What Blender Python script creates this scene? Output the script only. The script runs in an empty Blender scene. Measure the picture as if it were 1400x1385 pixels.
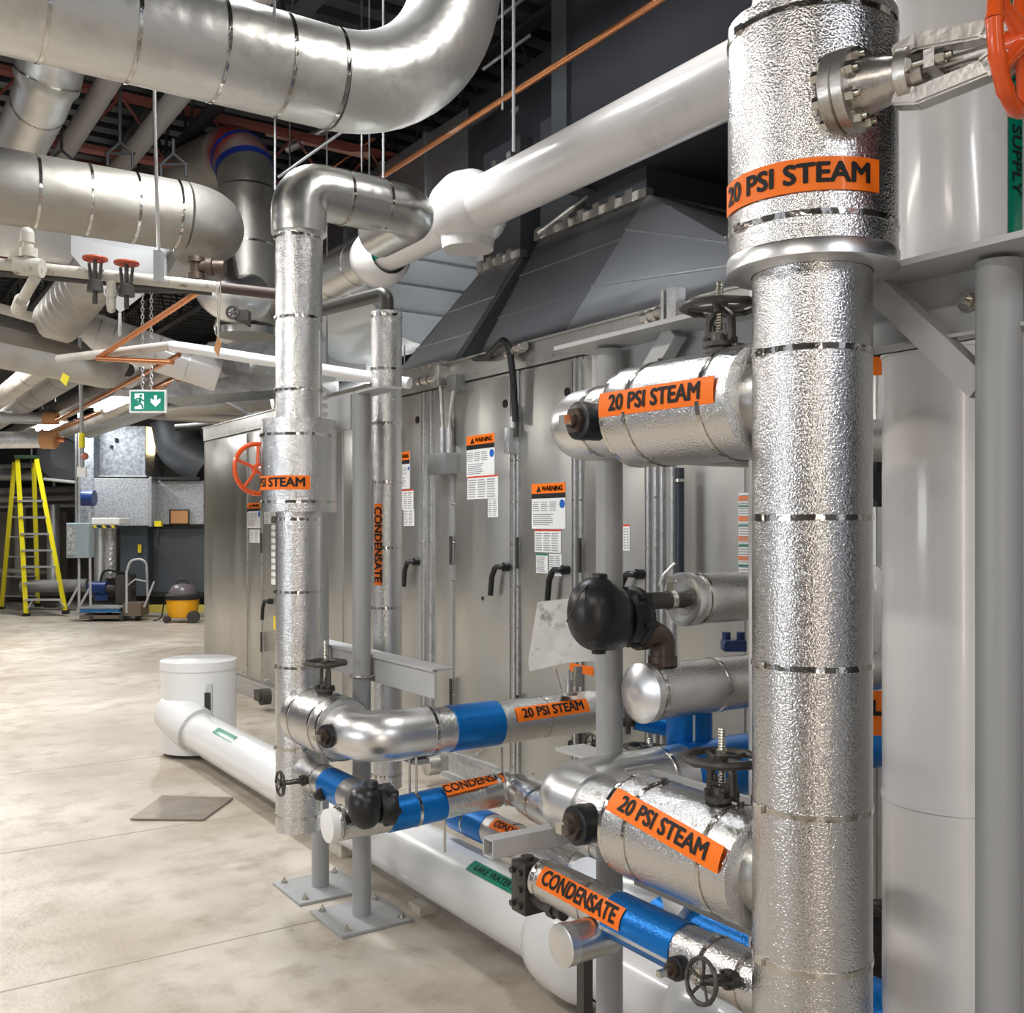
import bpy, bmesh, math, random
from mathutils import Vector, Matrix, Quaternion
random.seed(7)
S = bpy.context.scene
COL = S.collection
V = Vector
PI = math.pi
# ------------------------------------------------------------------ camera, world, lights, exposure
H = 1.6
DV = V((.5534, .8329, 0)); RV = V((.8329, -.5534, 0))
cam = bpy.data.cameras.new('camera'); co = bpy.data.objects.new('camera', cam); COL.objects.link(co)
co.location = (0, 0, H); co.rotation_euler = (PI/2, 0, -math.atan2(.5534, .8329))
cam.sensor_fit = 'HORIZONTAL'; cam.sensor_width = 36; cam.lens = 36; cam.shift_y = 27.5/1400
cam.clip_start = .05; cam.clip_end = 100
S.camera = co
S.view_settings.view_transform = 'Standard'; S.view_settings.look = 'None'
S.view_settings.gamma = 1; S.view_settings.use_curve_mapping = False
S.view_settings.exposure = 0.32
w = bpy.data.worlds.new('world'); S.world = w; w.use_nodes = True
w.node_tree.nodes['Background'].inputs[0].default_value = (.86, .9, 1, 1)
w.node_tree.nodes['Background'].inputs[1].default_value = .62

def area(loc, sx, sy, power, color=(1, .97, .92), rot=(0, 0, 0)):
    l = bpy.data.lights.new('added_area_light', 'AREA'); l.shape = 'RECTANGLE'; l.size = sx; l.size_y = sy
    l.energy = power; l.color = color
    o = bpy.data.objects.new('added_area_light', l); COL.objects.link(o); o.location = loc; o.rotation_euler = rot
    return o
# area lamps added as fluorescent strips over the aisle (behind / left of the camera, above the frame) and over the far floor
for X, Y, z, p, c in ((-.9, .2, 3.3, 34, (1, .93, .84)), (-.6, 3.0, 3.3, 42, (1, .95, .88)), (-1.0, 6.6, 3.4, 80, (1, .95, .9)),
                   (1.0, -1.6, 3.3, 40, (.92, .96, 1)), (.7, 10.2, 3.6, 130, (1, .96, .9)), (1.2, 14.5, 3.6, 150, (1, .97, .92)),
                   (4.2, 15.5, 3.6, 90, (1, .97, .92)), (1.6, 5.0, 4.5, 110, (.95, .98, 1)),  # last one added high up to brighten the white round duct
                   (2.35, 2.0, 4.5, 34, (1, .98, .95)), (3.4, 19, 3.6, 80, (.95, .98, 1)), (5.6, 8.6, 4.3, 130, (.92, .97, 1))):
    area((X, Y, z), .25, 1.5, p, c)
area((-3.9, 2.6, 1.7), .5, 2.6, 40, (.93, .97, 1), (0, -PI/2, 0)).data.shape = 'RECTANGLE'  # unseen upright lamp added for cool streaks on the risers
area((-1.9, -3.6, 1.7), .45, 2.4, 32, (1, .86, .7), (PI/2, 0, -.35))  # unseen upright lamp added behind the camera for a warm streak on metal

# ------------------------------------------------------------------ pixel -> place in the room
def ray(x):
    return DV + RV*((x-700)/1400)
def P(x, y, X=None, Y=None, Z=None, D=None):
    r = ray(x)
    if X is not None: D = X/r.x
    elif Y is not None: D = Y/r.y
    elif Z is not None: D = (Z-H)*1400/(720-y)
    return V((r.x*D, r.y*D, H + (720-y)/1400*D))

# ------------------------------------------------------------------ materials
MATS = {}
def mat(name, color, rough=.5, metal=0, bump=None, var=None, emit=None, coat=0, aniso=None, dirt=None, rvar=None, stretch=None):
    if name in MATS: return MATS[name]
    m = bpy.data.materials.new(name); m.use_nodes = True; nt = m.node_tree; N = nt.nodes; L = nt.links
    b = N['Principled BSDF']
    b.inputs['Base Color'].default_value = (*color, 1); b.inputs['Roughness'].default_value = rough
    b.inputs['Metallic'].default_value = metal
    if coat: b.inputs['Coat Weight'].default_value = coat; b.inputs['Coat Roughness'].default_value = .08
    tc = N.new('ShaderNodeTexCoord')
    mp = N.new('ShaderNodeMapping'); L.new(tc.outputs['Object'], mp.inputs[0])
    if stretch: mp.inputs['Scale'].default_value = stretch
    last = None
    if var:      # (color2, scale, contrast)
        n = N.new('ShaderNodeTexNoise'); n.inputs['Scale'].default_value = var[1]; n.inputs['Detail'].default_value = 6
        L.new(mp.outputs[0], n.inputs[0])
        r = N.new('ShaderNodeValToRGB'); c = var[2]
        r.color_ramp.elements[0].position = .5-c; r.color_ramp.elements[1].position = .5+c
        r.color_ramp.elements[0].color = (*color, 1); r.color_ramp.elements[1].color = (*var[0], 1)
        L.new(n.outputs[0], r.inputs[0]); last = r.outputs[0]
    if dirt:     # (color, scale, lo, hi)
        n = N.new('ShaderNodeTexNoise'); n.inputs['Scale'].default_value = dirt[1]; n.inputs['Detail'].default_value = 8
        n.inputs['Roughness'].default_value = .65
        L.new(tc.outputs['Object'], n.inputs[0])
        r = N.new('ShaderNodeMapRange'); r.inputs[1].default_value = dirt[2]; r.inputs[2].default_value = dirt[3]
        L.new(n.outputs[0], r.inputs[0])
        mx = N.new('ShaderNodeMix'); mx.data_type = 'RGBA'; L.new(r.outputs[0], mx.inputs[0])
        if last: L.new(last, mx.inputs[6])
        else: mx.inputs[6].default_value = (*color, 1)
        mx.inputs[7].default_value = (*dirt[0], 1); last = mx.outputs[2]
    if last: L.new(last, b.inputs['Base Color'])
    if rvar:     # (lo, hi, scale)
        n = N.new('ShaderNodeTexNoise'); n.inputs['Scale'].default_value = rvar[2]; L.new(mp.outputs[0], n.inputs[0])
        r = N.new('ShaderNodeMapRange'); r.inputs[1].default_value = .3; r.inputs[2].default_value = .7
        r.inputs[3].default_value = rvar[0]; r.inputs[4].default_value = rvar[1]
        L.new(n.outputs[0], r.inputs[0]); L.new(r.outputs[0], b.inputs['Roughness'])
    if bump:     # list of (kind, scale, strength, distance)
        prev = None
        for kind, sc, st, di in bump:
            if kind == 'v':
                n = N.new('ShaderNodeTexVoronoi'); n.feature = 'SMOOTH_F1'; n.inputs['Scale'].default_value = sc; out = n.outputs[0]
            else:
                n = N.new('ShaderNodeTexNoise'); n.inputs['Scale'].default_value = sc; n.inputs['Detail'].default_value = 2; out = n.outputs[0]
            L.new(mp.outputs[0], n.inputs[0])
            bp = N.new('ShaderNodeBump'); bp.inputs['Strength'].default_value = st; bp.inputs['Distance'].default_value = di
            L.new(out, bp.inputs['Height'])
            if prev: L.new(prev.outputs[0], bp.inputs['Normal'])
            prev = bp
        L.new(prev.outputs[0], b.inputs['Normal'])
    if emit:
        b.inputs['Emission Color'].default_value = (*emit[0], 1); b.inputs['Emission Strength'].default_value = emit[1]
    MATS[name] = m
    return m
EMB = mat('embossed_aluminium', (.66, .655, .65), .2, 1, bump=[('n', 230, .5, .0035)])
EMB2 = mat('embossed_aluminium_far', (.7, .7, .695), .2, 1, bump=[('n', 170, .5, .005)])
ALU = mat('smooth_aluminium', (.76, .76, .76), .33, 1, bump=[('n', 14, .12, .01)])
ALUD = mat('brushed_dull_aluminium', (.62, .62, .60), .3, 1, bump=[('n', 9, .25, .02)])
DUCT = mat('foil_duct_jacket', (.68, .675, .65), .38, .72, bump=[('n', 7, .35, .03), ('n', 140, .12, .002)], dirt=((.36, .32, .25), 2.2, .56, .8))
DUCT2 = mat('aged_duct_jacket', (.37, .35, .315), .45, .7, bump=[('n', 5, .3, .03)], dirt=((.25, .22, .17), 2.5, .5, .8))
BAND = mat('steel_band', (.62, .6, .56), .12, 1, bump=[('n', 60, .3, .004)])
BLUE = mat('blue_foil', (.004, .18, .58), .3, .55, bump=[('n', 170, .4, .003)])
ORG = mat('orange_vinyl', (1, .19, .0), .55, coat=.05, emit=None)
GRN = mat('green_vinyl', (.0, .22, .13), .3, coat=.3)
INK = mat('black_ink', (.006, .006, .007), .7)
WPVC = mat('white_pvc', (.76, .765, .765), .28, coat=.4, bump=[('n', 6, .08, .01)], dirt=((.66, .64, .6), 3, .6, .9))
WPVC2 = mat('scuffed_white_pvc', (.78, .755, .74), .26, coat=.3, bump=[('n', 5, .1, .01)], dirt=((.5, .48, .46), 2.2, .56, .85))
GRAY = mat('grey_paint', (.33, .335, .34), .42, bump=[('n', 50, .1, .003)])
GRAYL = mat('light_grey_paint', (.47, .475, .48), .42, bump=[('n', 50, .1, .003)])
GALV = mat('galvanised_steel', (.5, .51, .52), .38, .8, var=((.64, .65, .66), 34, .15))
SPANG = mat('spangled_galvanised', (.3, .315, .335), .45, .5, var=((.56, .57, .59), 42, .14))
AHU = mat('unit_casing_steel', (.47, .465, .44), .33, .85, stretch=(1, 1, .12), var=((.56, .55, .52), 3, .3), rvar=(.28, .4, 5), bump=[('n', 2.2, .15, .03)])
AHU2 = mat('unit_casing_rail', (.42, .42, .41), .35, .85, var=((.55, .54, .52), 8, .3))
HOOD = mat('hood_sheet_metal', (.5, .52, .55), .36, .85, bump=[('n', 2.5, .2, .03)])
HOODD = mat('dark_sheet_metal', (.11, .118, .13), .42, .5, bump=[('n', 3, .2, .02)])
BLKD = mat('black_insulated_duct', (.035, .038, .048), .6, .1, bump=[('n', 120, .6, .006)])
CAST = mat('dark_cast_iron', (.075, .07, .064), .42, .6, bump=[('n', 60, .3, .004)])
RUB = mat('black_rubber', (.01, .0105, .0125), .36, 0, bump=[('n', 25, .25, .006)])
BRZ = mat('rusty_bronze', (.1, .075, .06), .4, .7, bump=[('n', 60, .3, .003)])
BOLT = mat('zinc_bolt', (.6, .58, .52), .25, 1)
CSTL = mat('cast_silver_steel', (.6, .58, .55), .36, .9, bump=[('n', 70, .25, .004)], dirt=((.25, .21, .16), 7, .5, .75))
OWH = mat('orange_red_paint', (.8, .1, .012), .3, coat=.4)
BEIGE = mat('beige_painted_pipe', (.56, .53, .46), .5, dirt=((.2, .15, .1), 12, .58, .7))
BEI2 = mat('beige_cloth_insulation', (.56, .53, .48), .6, bump=[('n', 10, .2, .01)], dirt=((.35, .32, .28), 4, .5, .8))
COP = mat('copper', (.72, .3, .13), .3, .9, bump=[('n', 20, .1, .003)])
DIRTY = mat('grimy_dark_steel', (.07, .065, .06), .55, .3)
DKGR = mat('dark_grey_casing', (.1, .108, .118), .4, .3)
YEL = mat('yellow_fibreglass', (.8, .68, .02), .4)
YEL2 = mat('yellow_orange_plastic', (.85, .4, .01), .4)
ALADD = mat('ladder_aluminium', (.75, .75, .76), .3, .7)
WHT = mat('white_paper', (.82, .82, .81), .45)
PRINT = mat('grey_print', (.3, .3, .32), .5)
BLUP = mat('blue_print', (.01, .12, .5), .4)
REDP = mat('red_print', (.7, .06, .02), .4)
BLUM = mat('dark_blue_machine_paint', (.01, .035, .14), .35)
CARD = mat('brown_card', (.55, .28, .12), .7)
WOOD = mat('plywood', (.62, .38, .17), .6, stretch=(1, 1, 6), var=((.75, .5, .25), 3, .3))
LAMP = mat('lit_tube', (1, 1, 1), .4, emit=((1, 1, .98), 14))
LAMPF = mat('lit_exit_sign', (.0, .17, .11), .4, emit=((.0, .2, .13), .35))
LAMPW = mat('lit_exit_pictogram', (.7, .8, .78), .4, emit=((.7, .85, .8), .35))
REDO = mat('red_oxide_primer', (.28, .08, .06), .6)
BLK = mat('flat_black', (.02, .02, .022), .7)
SHEET = mat('crinkled_plastic', (.62, .62, .61), .35, 0, bump=[('n', 12, .4, .02)], dirt=((.2, .18, .16), 14, .58, .7))

# concrete floor
def floor_mat():
    m = bpy.data.materials.new('concrete_floor'); m.use_nodes = True; nt = m.node_tree; N = nt.nodes; L = nt.links
    b = N['Principled BSDF']; tc = N.new('ShaderNodeTexCoord')
    def noise(sc, det=8, ro=.6):
        n = N.new('ShaderNodeTexNoise'); n.inputs['Scale'].default_value = sc; n.inputs['Detail'].default_value = det
        n.inputs['Roughness'].default_value = ro; L.new(tc.outputs['Object'], n.inputs[0]); return n
    n1 = noise(.9); r1 = N.new('ShaderNodeValToRGB'); r1.color_ramp.elements[0].position = .36; r1.color_ramp.elements[1].position = .64
    r1.color_ramp.elements[0].color = (.36, .305, .24, 1); r1.color_ramp.elements[1].color = (.57, .53, .465, 1)
    L.new(n1.outputs[0], r1.inputs[0])
    n2 = noise(4.5); r2 = N.new('ShaderNodeMapRange'); r2.inputs[1].default_value = .48; r2.inputs[2].default_value = .74
    L.new(n2.outputs[0], r2.inputs[0])
    mx = N.new('ShaderNodeMix'); mx.data_type = 'RGBA'; L.new(r2.outputs[0], mx.inputs[0]); L.new(r1.outputs[0], mx.inputs[6])
    mx.inputs[7].default_value = (.29, .24, .185, 1)
    n3 = noise(26, 4); r3 = N.new('ShaderNodeMapRange'); r3.inputs[1].default_value = .66; r3.inputs[2].default_value = .72; r3.inputs[4].default_value = .6
    L.new(n3.outputs[0], r3.inputs[0])
    mx2 = N.new('ShaderNodeMix'); mx2.data_type = 'RGBA'; L.new(r3.outputs[0], mx2.inputs[0]); L.new(mx.outputs[2], mx2.inputs[6])
    mx2.inputs[7].default_value = (.27, .24, .2, 1)
    L.new(mx2.outputs[2], b.inputs['Base Color'])
    rr = N.new('ShaderNodeMapRange'); L.new(n1.outputs[0], rr.inputs[0]); rr.inputs[3].default_value = .3; rr.inputs[4].default_value = .6
    L.new(rr.outputs[0], b.inputs['Roughness'])
    bp = N.new('ShaderNodeBump'); bp.inputs['Strength'].default_value = .25; bp.inputs['Distance'].default_value = .01
    L.new(n3.outputs[0], bp.inputs['Height']); L.new(bp.outputs[0], b.inputs['Normal'])
    return m
FLOOR = floor_mat()
def deck_mat():
    return mat('dark_roof_deck', (.075, .078, .085), .5, .4)

# ------------------------------------------------------------------ object helpers
def worldT(o):
    t = V((0, 0, 0))
    while o: t += o.location; o = o.parent
    return t
def thing(name, label, cat, loc=(0, 0, 0), group=None):
    o = bpy.data.objects.new(name, None); COL.objects.link(o); o.location = loc; o.empty_display_size = .1
    o['label'] = label; o['category'] = cat
    if group: o['group'] = group
    return o
def obj(name, bm, m, parent=None, smooth=True, angle=40, label=None, kind=None):
    off = worldT(parent) if parent else V((0, 0, 0))
    if off.length > 0: bmesh.ops.translate(bm, verts=bm.verts, vec=-off)
    me = bpy.data.meshes.new(name)
    if smooth:
        bm.normal_update()
        ca = math.radians(angle)
        for f in bm.faces: f.smooth = True
        for e in bm.edges:
            if len(e.link_faces) == 2 and e.link_faces[0].normal.length > 0 and e.link_faces[1].normal.length > 0:
                if e.link_faces[0].normal.angle(e.link_faces[1].normal) > ca: e.smooth = False
    bm.to_mesh(me); bm.free()
    me.materials.append(m)
    o = bpy.data.objects.new(name, me); COL.objects.link(o)
    if parent: o.parent = parent
    if label: o['label'] = label
    if kind: o['kind'] = kind
    return o
def tag(o, label, cat, group=None):
    o['label'] = label; o['category'] = cat
    if group: o['group'] = group
    return o
def basis(ax):
    ax = ax.normalized()
    u = V((0, 0, 1)) if abs(ax.z) < .9 else V((1, 0, 0))
    t = ax.cross(u).normalized(); b = t.cross(ax).normalized()
    return t, b
def cyl(bm, p0, p1, r0, r1=None, n=24, cap=True):
    p0 = V(p0); p1 = V(p1); r1 = r0 if r1 is None else r1
    t, b = basis(p1-p0); rings = []
    for p, r in ((p0, r0), (p1, r1)):
        rings.append([bm.verts.new(p + (t*math.cos(2*PI*i/n) + b*math.sin(2*PI*i/n))*r) for i in range(n)])
    for i in range(n):
        bm.faces.new((rings[0][i], rings[0][(i+1) % n], rings[1][(i+1) % n], rings[1][i]))
    if cap:
        bm.faces.new(rings[0][::-1]); bm.faces.new(rings[1])
def revolve(bm, p0, ax, prof, n=28, close=True):
    """prof: list of (h, r) along ax from p0"""
    p0 = V(p0); ax = V(ax).normalized(); t, b = basis(ax); rings = []
    for h, r in prof:
        r = max(r, 1e-4)
        rings.append([bm.verts.new(p0 + ax*h + (t*math.cos(2*PI*i/n) + b*math.sin(2*PI*i/n))*r) for i in range(n)])
    for k in range(len(rings)-1):
        for i in range(n):
            bm.faces.new((rings[k][i], rings[k][(i+1) % n], rings[k+1][(i+1) % n], rings[k+1][i]))
    if close:
        bm.faces.new(rings[0][::-1]); bm.faces.new(rings[-1])
def path(points, bend, seg=8):
    """polyline with rounded corners"""
    pts = [V(p) for p in points]; out = [pts[0]]
    for i in range(1, len(pts)-1):
        a, c, d = pts[i-1], pts[i], pts[i+1]
        u = (a-c); v = (d-c)
        bb = bend[i-1] if isinstance(bend, (list, tuple)) else bend
        ang = u.angle(v)
        if ang > PI-.03 or bb <= 0: out.append(c); continue
        dist = min(bb/math.tan(ang/2), u.length*.499, v.length*.499); rr = dist*math.tan(ang/2)
        u.normalize(); v.normalize()
        s = c+u*dist; e = c+v*dist
        bis = (u+v).normalized(); cen = c+bis*(rr/math.sin(ang/2))
        n0 = (s-cen); axis = n0.cross(e-cen).normalized(); tot = n0.angle(e-cen)
        for k in range(seg+1):
            out.append(cen + Quaternion(axis, tot*k/seg) @ n0)
    out.append(pts[-1])
    return out
def sweep(bm, pts, r, n=24, cap=True):
    """round tube through pts; r is a number or a list of radii"""
    m = len(pts); tang = []
    for i in range(m):
        a = pts[max(i-1, 0)]; c = pts[min(i+1, m-1)]
        d = (c-a)
        if 0 < i < m-1:
            d1 = (pts[i]-a); d2 = (c-pts[i])
            if d1.length > 1e-6 and d2.length > 1e-6: d = d1.normalized()+d2.normalized()
        tang.append(d.normalized())
    t, b = basis(tang[0]); rings = []
    for i in range(m):
        if i: 
            q = tang[i-1].rotation_difference(tang[i]); t = q @ t; b = q @ b
        rad = r[i] if isinstance(r, (list, tuple)) else r
        rings.append([bm.verts.new(pts[i] + (t*math.cos(2*PI*k/n) + b*math.sin(2*PI*k/n))*rad) for k in range(n)])
    for i in range(m-1):
        for k in range(n):
            bm.faces.new((rings[i][k], rings[i][(k+1) % n], rings[i+1][(k+1) % n], rings[i+1][k]))
    if cap:
        bm.faces.new(rings[0][::-1]); bm.faces.new(rings[-1])
def box(bm, a, b, bev=0):
    a = V(a); b = V(b)
    lo = V((min(a.x, b.x), min(a.y, b.y), min(a.z, b.z))); hi = V((max(a.x, b.x), max(a.y, b.y), max(a.z, b.z)))
    r = bmesh.ops.create_cube(bm, size=1)
    for v in r['verts']: v.co = V(((lo.x+hi.x)/2+v.co.x*(hi.x-lo.x), (lo.y+hi.y)/2+v.co.y*(hi.y-lo.y), (lo.z+hi.z)/2+v.co.z*(hi.z-lo.z)))
    if bev:
        es = list({e for v in r['verts'] for e in v.link_edges})
        bmesh.ops.bevel(bm, geom=es, offset=bev, segments=2, affect='EDGES', profile=.5)
def obox(bm, c, ax, ay, az, sx, sy, sz):
    r = bmesh.ops.create_cube(bm, size=1)
    for v in r['verts']: v.co = V(c) + V(ax)*v.co.x*sx + V(ay)*v.co.y*sy + V(az)*v.co.z*sz
def poly(bm, vs, thick=None):
    """closed solid from a polygon extruded along vector thick"""
    a = [bm.verts.new(V(v)) for v in vs]
    if thick is None: bm.faces.new(a); return
    b = [bm.verts.new(V(v)+V(thick)) for v in vs]
    bm.faces.new(a[::-1]); bm.faces.new(b)
    n = len(a)
    for i in range(n): bm.faces.new((a[i], a[(i+1) % n], b[(i+1) % n], b[i]))
def NB(): return bmesh.new()
def hexnut(bm, c, ax, r, h):
    c = V(c); cyl(bm, c, c+V(ax).normalized()*h, r, n=6)
def band(parent, c, ax, r, wdt=.012, m=None, buckle=None):
    bm = NB(); c = V(c); ax = V(ax).normalized()
    revolve(bm, c-ax*wdt/2, ax, [(0, r), (0, r+.0022), (wdt, r+.0022), (wdt, r)], n=40, close=False)
    if buckle is not None:
        bk = V(buckle).normalized()
        obox(bm, c+bk*(r+.004), ax, bk, ax.cross(bk), wdt*1.25, .008, .022)
    return obj('band', bm, m or BAND, parent)
def text_mesh(s, size, bold=.018, align='CENTER', condense=1.0):
    cu = bpy.data.curves.new('lettering', 'FONT'); cu.body = s; cu.size = size; cu.align_x = align; cu.align_y = 'CENTER'
    cu.resolution_u = 3
    o = bpy.data.objects.new('lettering_tmp', cu); COL.objects.link(o)
    dg = bpy.context.evaluated_depsgraph_get(); dg.update()
    me = bpy.data.meshes.new_from_object(o.evaluated_get(dg))
    bm = NB(); bm.from_mesh(me)
    bpy.data.objects.remove(o); bpy.data.meshes.remove(me); bpy.data.curves.remove(cu)
    if bold > 0:
        src = bm.copy(); d = bold*size*1.9
        tmp = bpy.data.meshes.new('t')
        for k, (dx, dy) in enumerate(((d, 0), (-d, 0), (0, d*.8), (0, -d*.8), (d*.7, d*.6), (-d*.7, -d*.6), (d*.7, -d*.6), (-d*.7, d*.6))):
            b2 = src.copy()
            for v in b2.verts: v.co.x += dx; v.co.y += dy; v.co.z += .00002*(k+1)
            b2.to_mesh(tmp); b2.free(); bm.from_mesh(tmp)
        src.free(); bpy.data.meshes.remove(tmp)
    for v in bm.verts: v.co.x *= condense*1.05
    return bm
def grid_cut(bm, step):
    if not bm.verts: return
    for ax in (0, 1):
        lo = min(v.co[ax] for v in bm.verts); hi = max(v.co[ax] for v in bm.verts)
        k = lo+step
        while k < hi:
            no = V((1, 0, 0)) if ax == 0 else V((0, 1, 0)); p = no*k
            bmesh.ops.bisect_plane(bm, geom=bm.verts[:]+bm.edges[:]+bm.faces[:], plane_co=p, plane_no=no)
            k += step
def cylmap(bm, c, axis, normal, right, r, rot=0):
    """map flat (x,y) geometry (z = lift) onto a cylinder: c on the axis, normal outward"""
    c = V(c); A = V(axis).normalized(); Nn = V(normal).normalized(); R = V(right).normalized(); U = Nn.cross(R)
    q = Quaternion(Nn, rot); R = q @ R; U = q @ U; T = Nn.cross(A)
    for v in bm.verts:
        o = R*v.co.x + U*v.co.y; h = o.dot(A); th = o.dot(T)/r
        v.co = c + A*h + (Nn*math.cos(th) + T*math.sin(th))*(r+v.co.z)
def sticker(parent, text, c, axis, normal, right, r, wd, ht, size, rot=0, m=None, bold=.02, condense=1.0, shift=0, name='label', ink=None, lift=.0036):
    bm = NB(); bmesh.ops.create_grid(bm, x_segments=28, y_segments=8, size=.5)
    for v in bm.verts: v.co.x *= wd; v.co.y *= ht; v.co.z = lift
    cylmap(bm, c, axis, normal, right, r, rot)
    st = obj(name, bm, m or ORG, parent, label=('green' if m is GRN else 'orange')+' vinyl pipe label reading '+text)
    if text:
        bm = text_mesh(text, size, bold, condense=condense); grid_cut(bm, .012)
        for v in bm.verts: v.co.x += shift; v.co.z += lift+.0016
        cylmap(bm, c, axis, normal, right, r, rot)
        obj('lettering', bm, ink or INK, st, smooth=False)
    return st
def flat_text(parent, s, c, right, up, size, m=None, bold=.02, condense=1.0, name='lettering'):
    bm = text_mesh(s, size, bold, condense=condense)
    R = V(right).normalized(); U = V(up).normalized()
    for v in bm.verts: v.co = V(c)+R*v.co.x+U*v.co.y
    return obj(name, bm, m or INK, parent, smooth=False)
X_, Y_, Z_ = V((1, 0, 0)), V((0, 1, 0)), V((0, 0, 1))

# ================================================================== SETTING
bm = NB(); box(bm, (-7, -4, -.1), (13, 26, 0)); o = obj('floor', bm, FLOOR, smooth=False); o['kind'] = 'structure'
JM = mat('floor_joint_filler', (.36, .32, .26), .8)
for k, (a, b_) in enumerate((((-6, 7.3), (3.2, 7.3)), ((-6, 5.55), (3.2, 5.55)), ((-6, 11.5), (3.2, 11.5)), ((-6, 3.9), (1.75, 3.9)))):
    bm = NB(); box(bm, (a[0], a[1], 0), (b_[0], b_[1]+.008, .0012)); obj('control_joint', bm, JM, o, smooth=False)
bm = NB()
y = -4
while y < 25:                                                   # fluted deck, ribs along X
    box(bm, (-7, y, 5.3), (13, y+.14, 5.42)); box(bm, (-7, y+.14, 5.4), (13, y+.28, 5.46)); y += .28
o = obj('ceiling', bm, deck_mat(), smooth=False); o['kind'] = 'structure'
WM = mat('painted_block_wall', (.42, .41, .39), .8, bump=[('n', 30, .3, .01)], dirt=((.25, .23, .2), .8, .5, .8))
DW = mat('dark_reflection_wall', (.16, .16, .165), .7)  # dark grey so the unseen walls reflect as dark streaks
for k, (nm, a, b_) in enumerate((('wall_left_unseen', (-4.4, -4, 0), (-4.2, 1.0, 5.3)), ('wall_left_unseen', (-4.4, 2.2, 0), (-4.2, 4.6, 5.3)), ('wall_left_unseen', (-4.4, 6.4, 0), (-4.2, 9.5, 5.3)), ('wall_left_unseen', (-4.4, 12, 0), (-4.2, 24.6, 5.3)),
                 ('wall_near_unseen', (-4.2, -4.2, 0), (-2.6, -4, 5.3)), ('wall_near_unseen', (-1.2, -4.2, 0), (1.6, -4, 5.3)), ('wall_near_unseen', (2.8, -4.2, 0), (13, -4, 5.3)))):
    bm = NB(); box(bm, a, b_); o = obj(nm, bm, DW, smooth=False); o['kind'] = 'structure'  # unseen wall pieces, gaps shaped to streak the reflections in the pipe metal
for nm, a, b_ in (('wall_back', (-7, 24.6, 0), (13, 24.8, 5.3)), ('wall_right', (13, -4, 0), (13.2, 24.8, 5.3))):
    bm = NB(); box(bm, a, b_); o = obj(nm, bm, WM, smooth=False); o['kind'] = 'structure'
# open web roof joists running along Y and red primed cross members
def joist(x, y0, y1, zb, zt, m, alongx=False, label='', grp=None):
    t = thing('roof_joist', label, 'joist', (0, 0, 0) , grp)
    def q(a, z): return V((a, x, z)) if alongx else V((x, a, z))
    for z in (zb, zt):
        bm = NB(); a, b_ = q(y0, z), q(y1, z)
        d = V((0, .05, .02)) if alongx else V((.05, 0, .02))
        box(bm, a-d, b_+d); obj('chord', bm, m, t, smooth=False)
    bm = NB(); k = y0; up = True
    while k < y1-.3:
        sweep(bm, [q(k, zb if up else zt), q(k+.35, zt if up else zb)], .012, n=5); k += .35; up = not up
    obj('web_rods', bm, m, t)
    return t
for k, (x, wd) in enumerate(((.4, 'leftmost'), (2.3, 'second'), (4.2, 'third'), (6.1, 'rightmost'))):
    joist(x, 1, 24, 4.62, 5.22, BLK, False, wd+' dark open web steel roof joist running down the room', 'dark roof joists')
for k, (yv, wd) in enumerate(((8.2, 'nearest'), (9.9, 'middle'), (12.0, 'farthest'))):
    joist(yv, -2, 9, 4.45, 4.9, REDO, True, wd+' red primed steel joist crossing under the deck', 'red primed cross joists')

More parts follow.
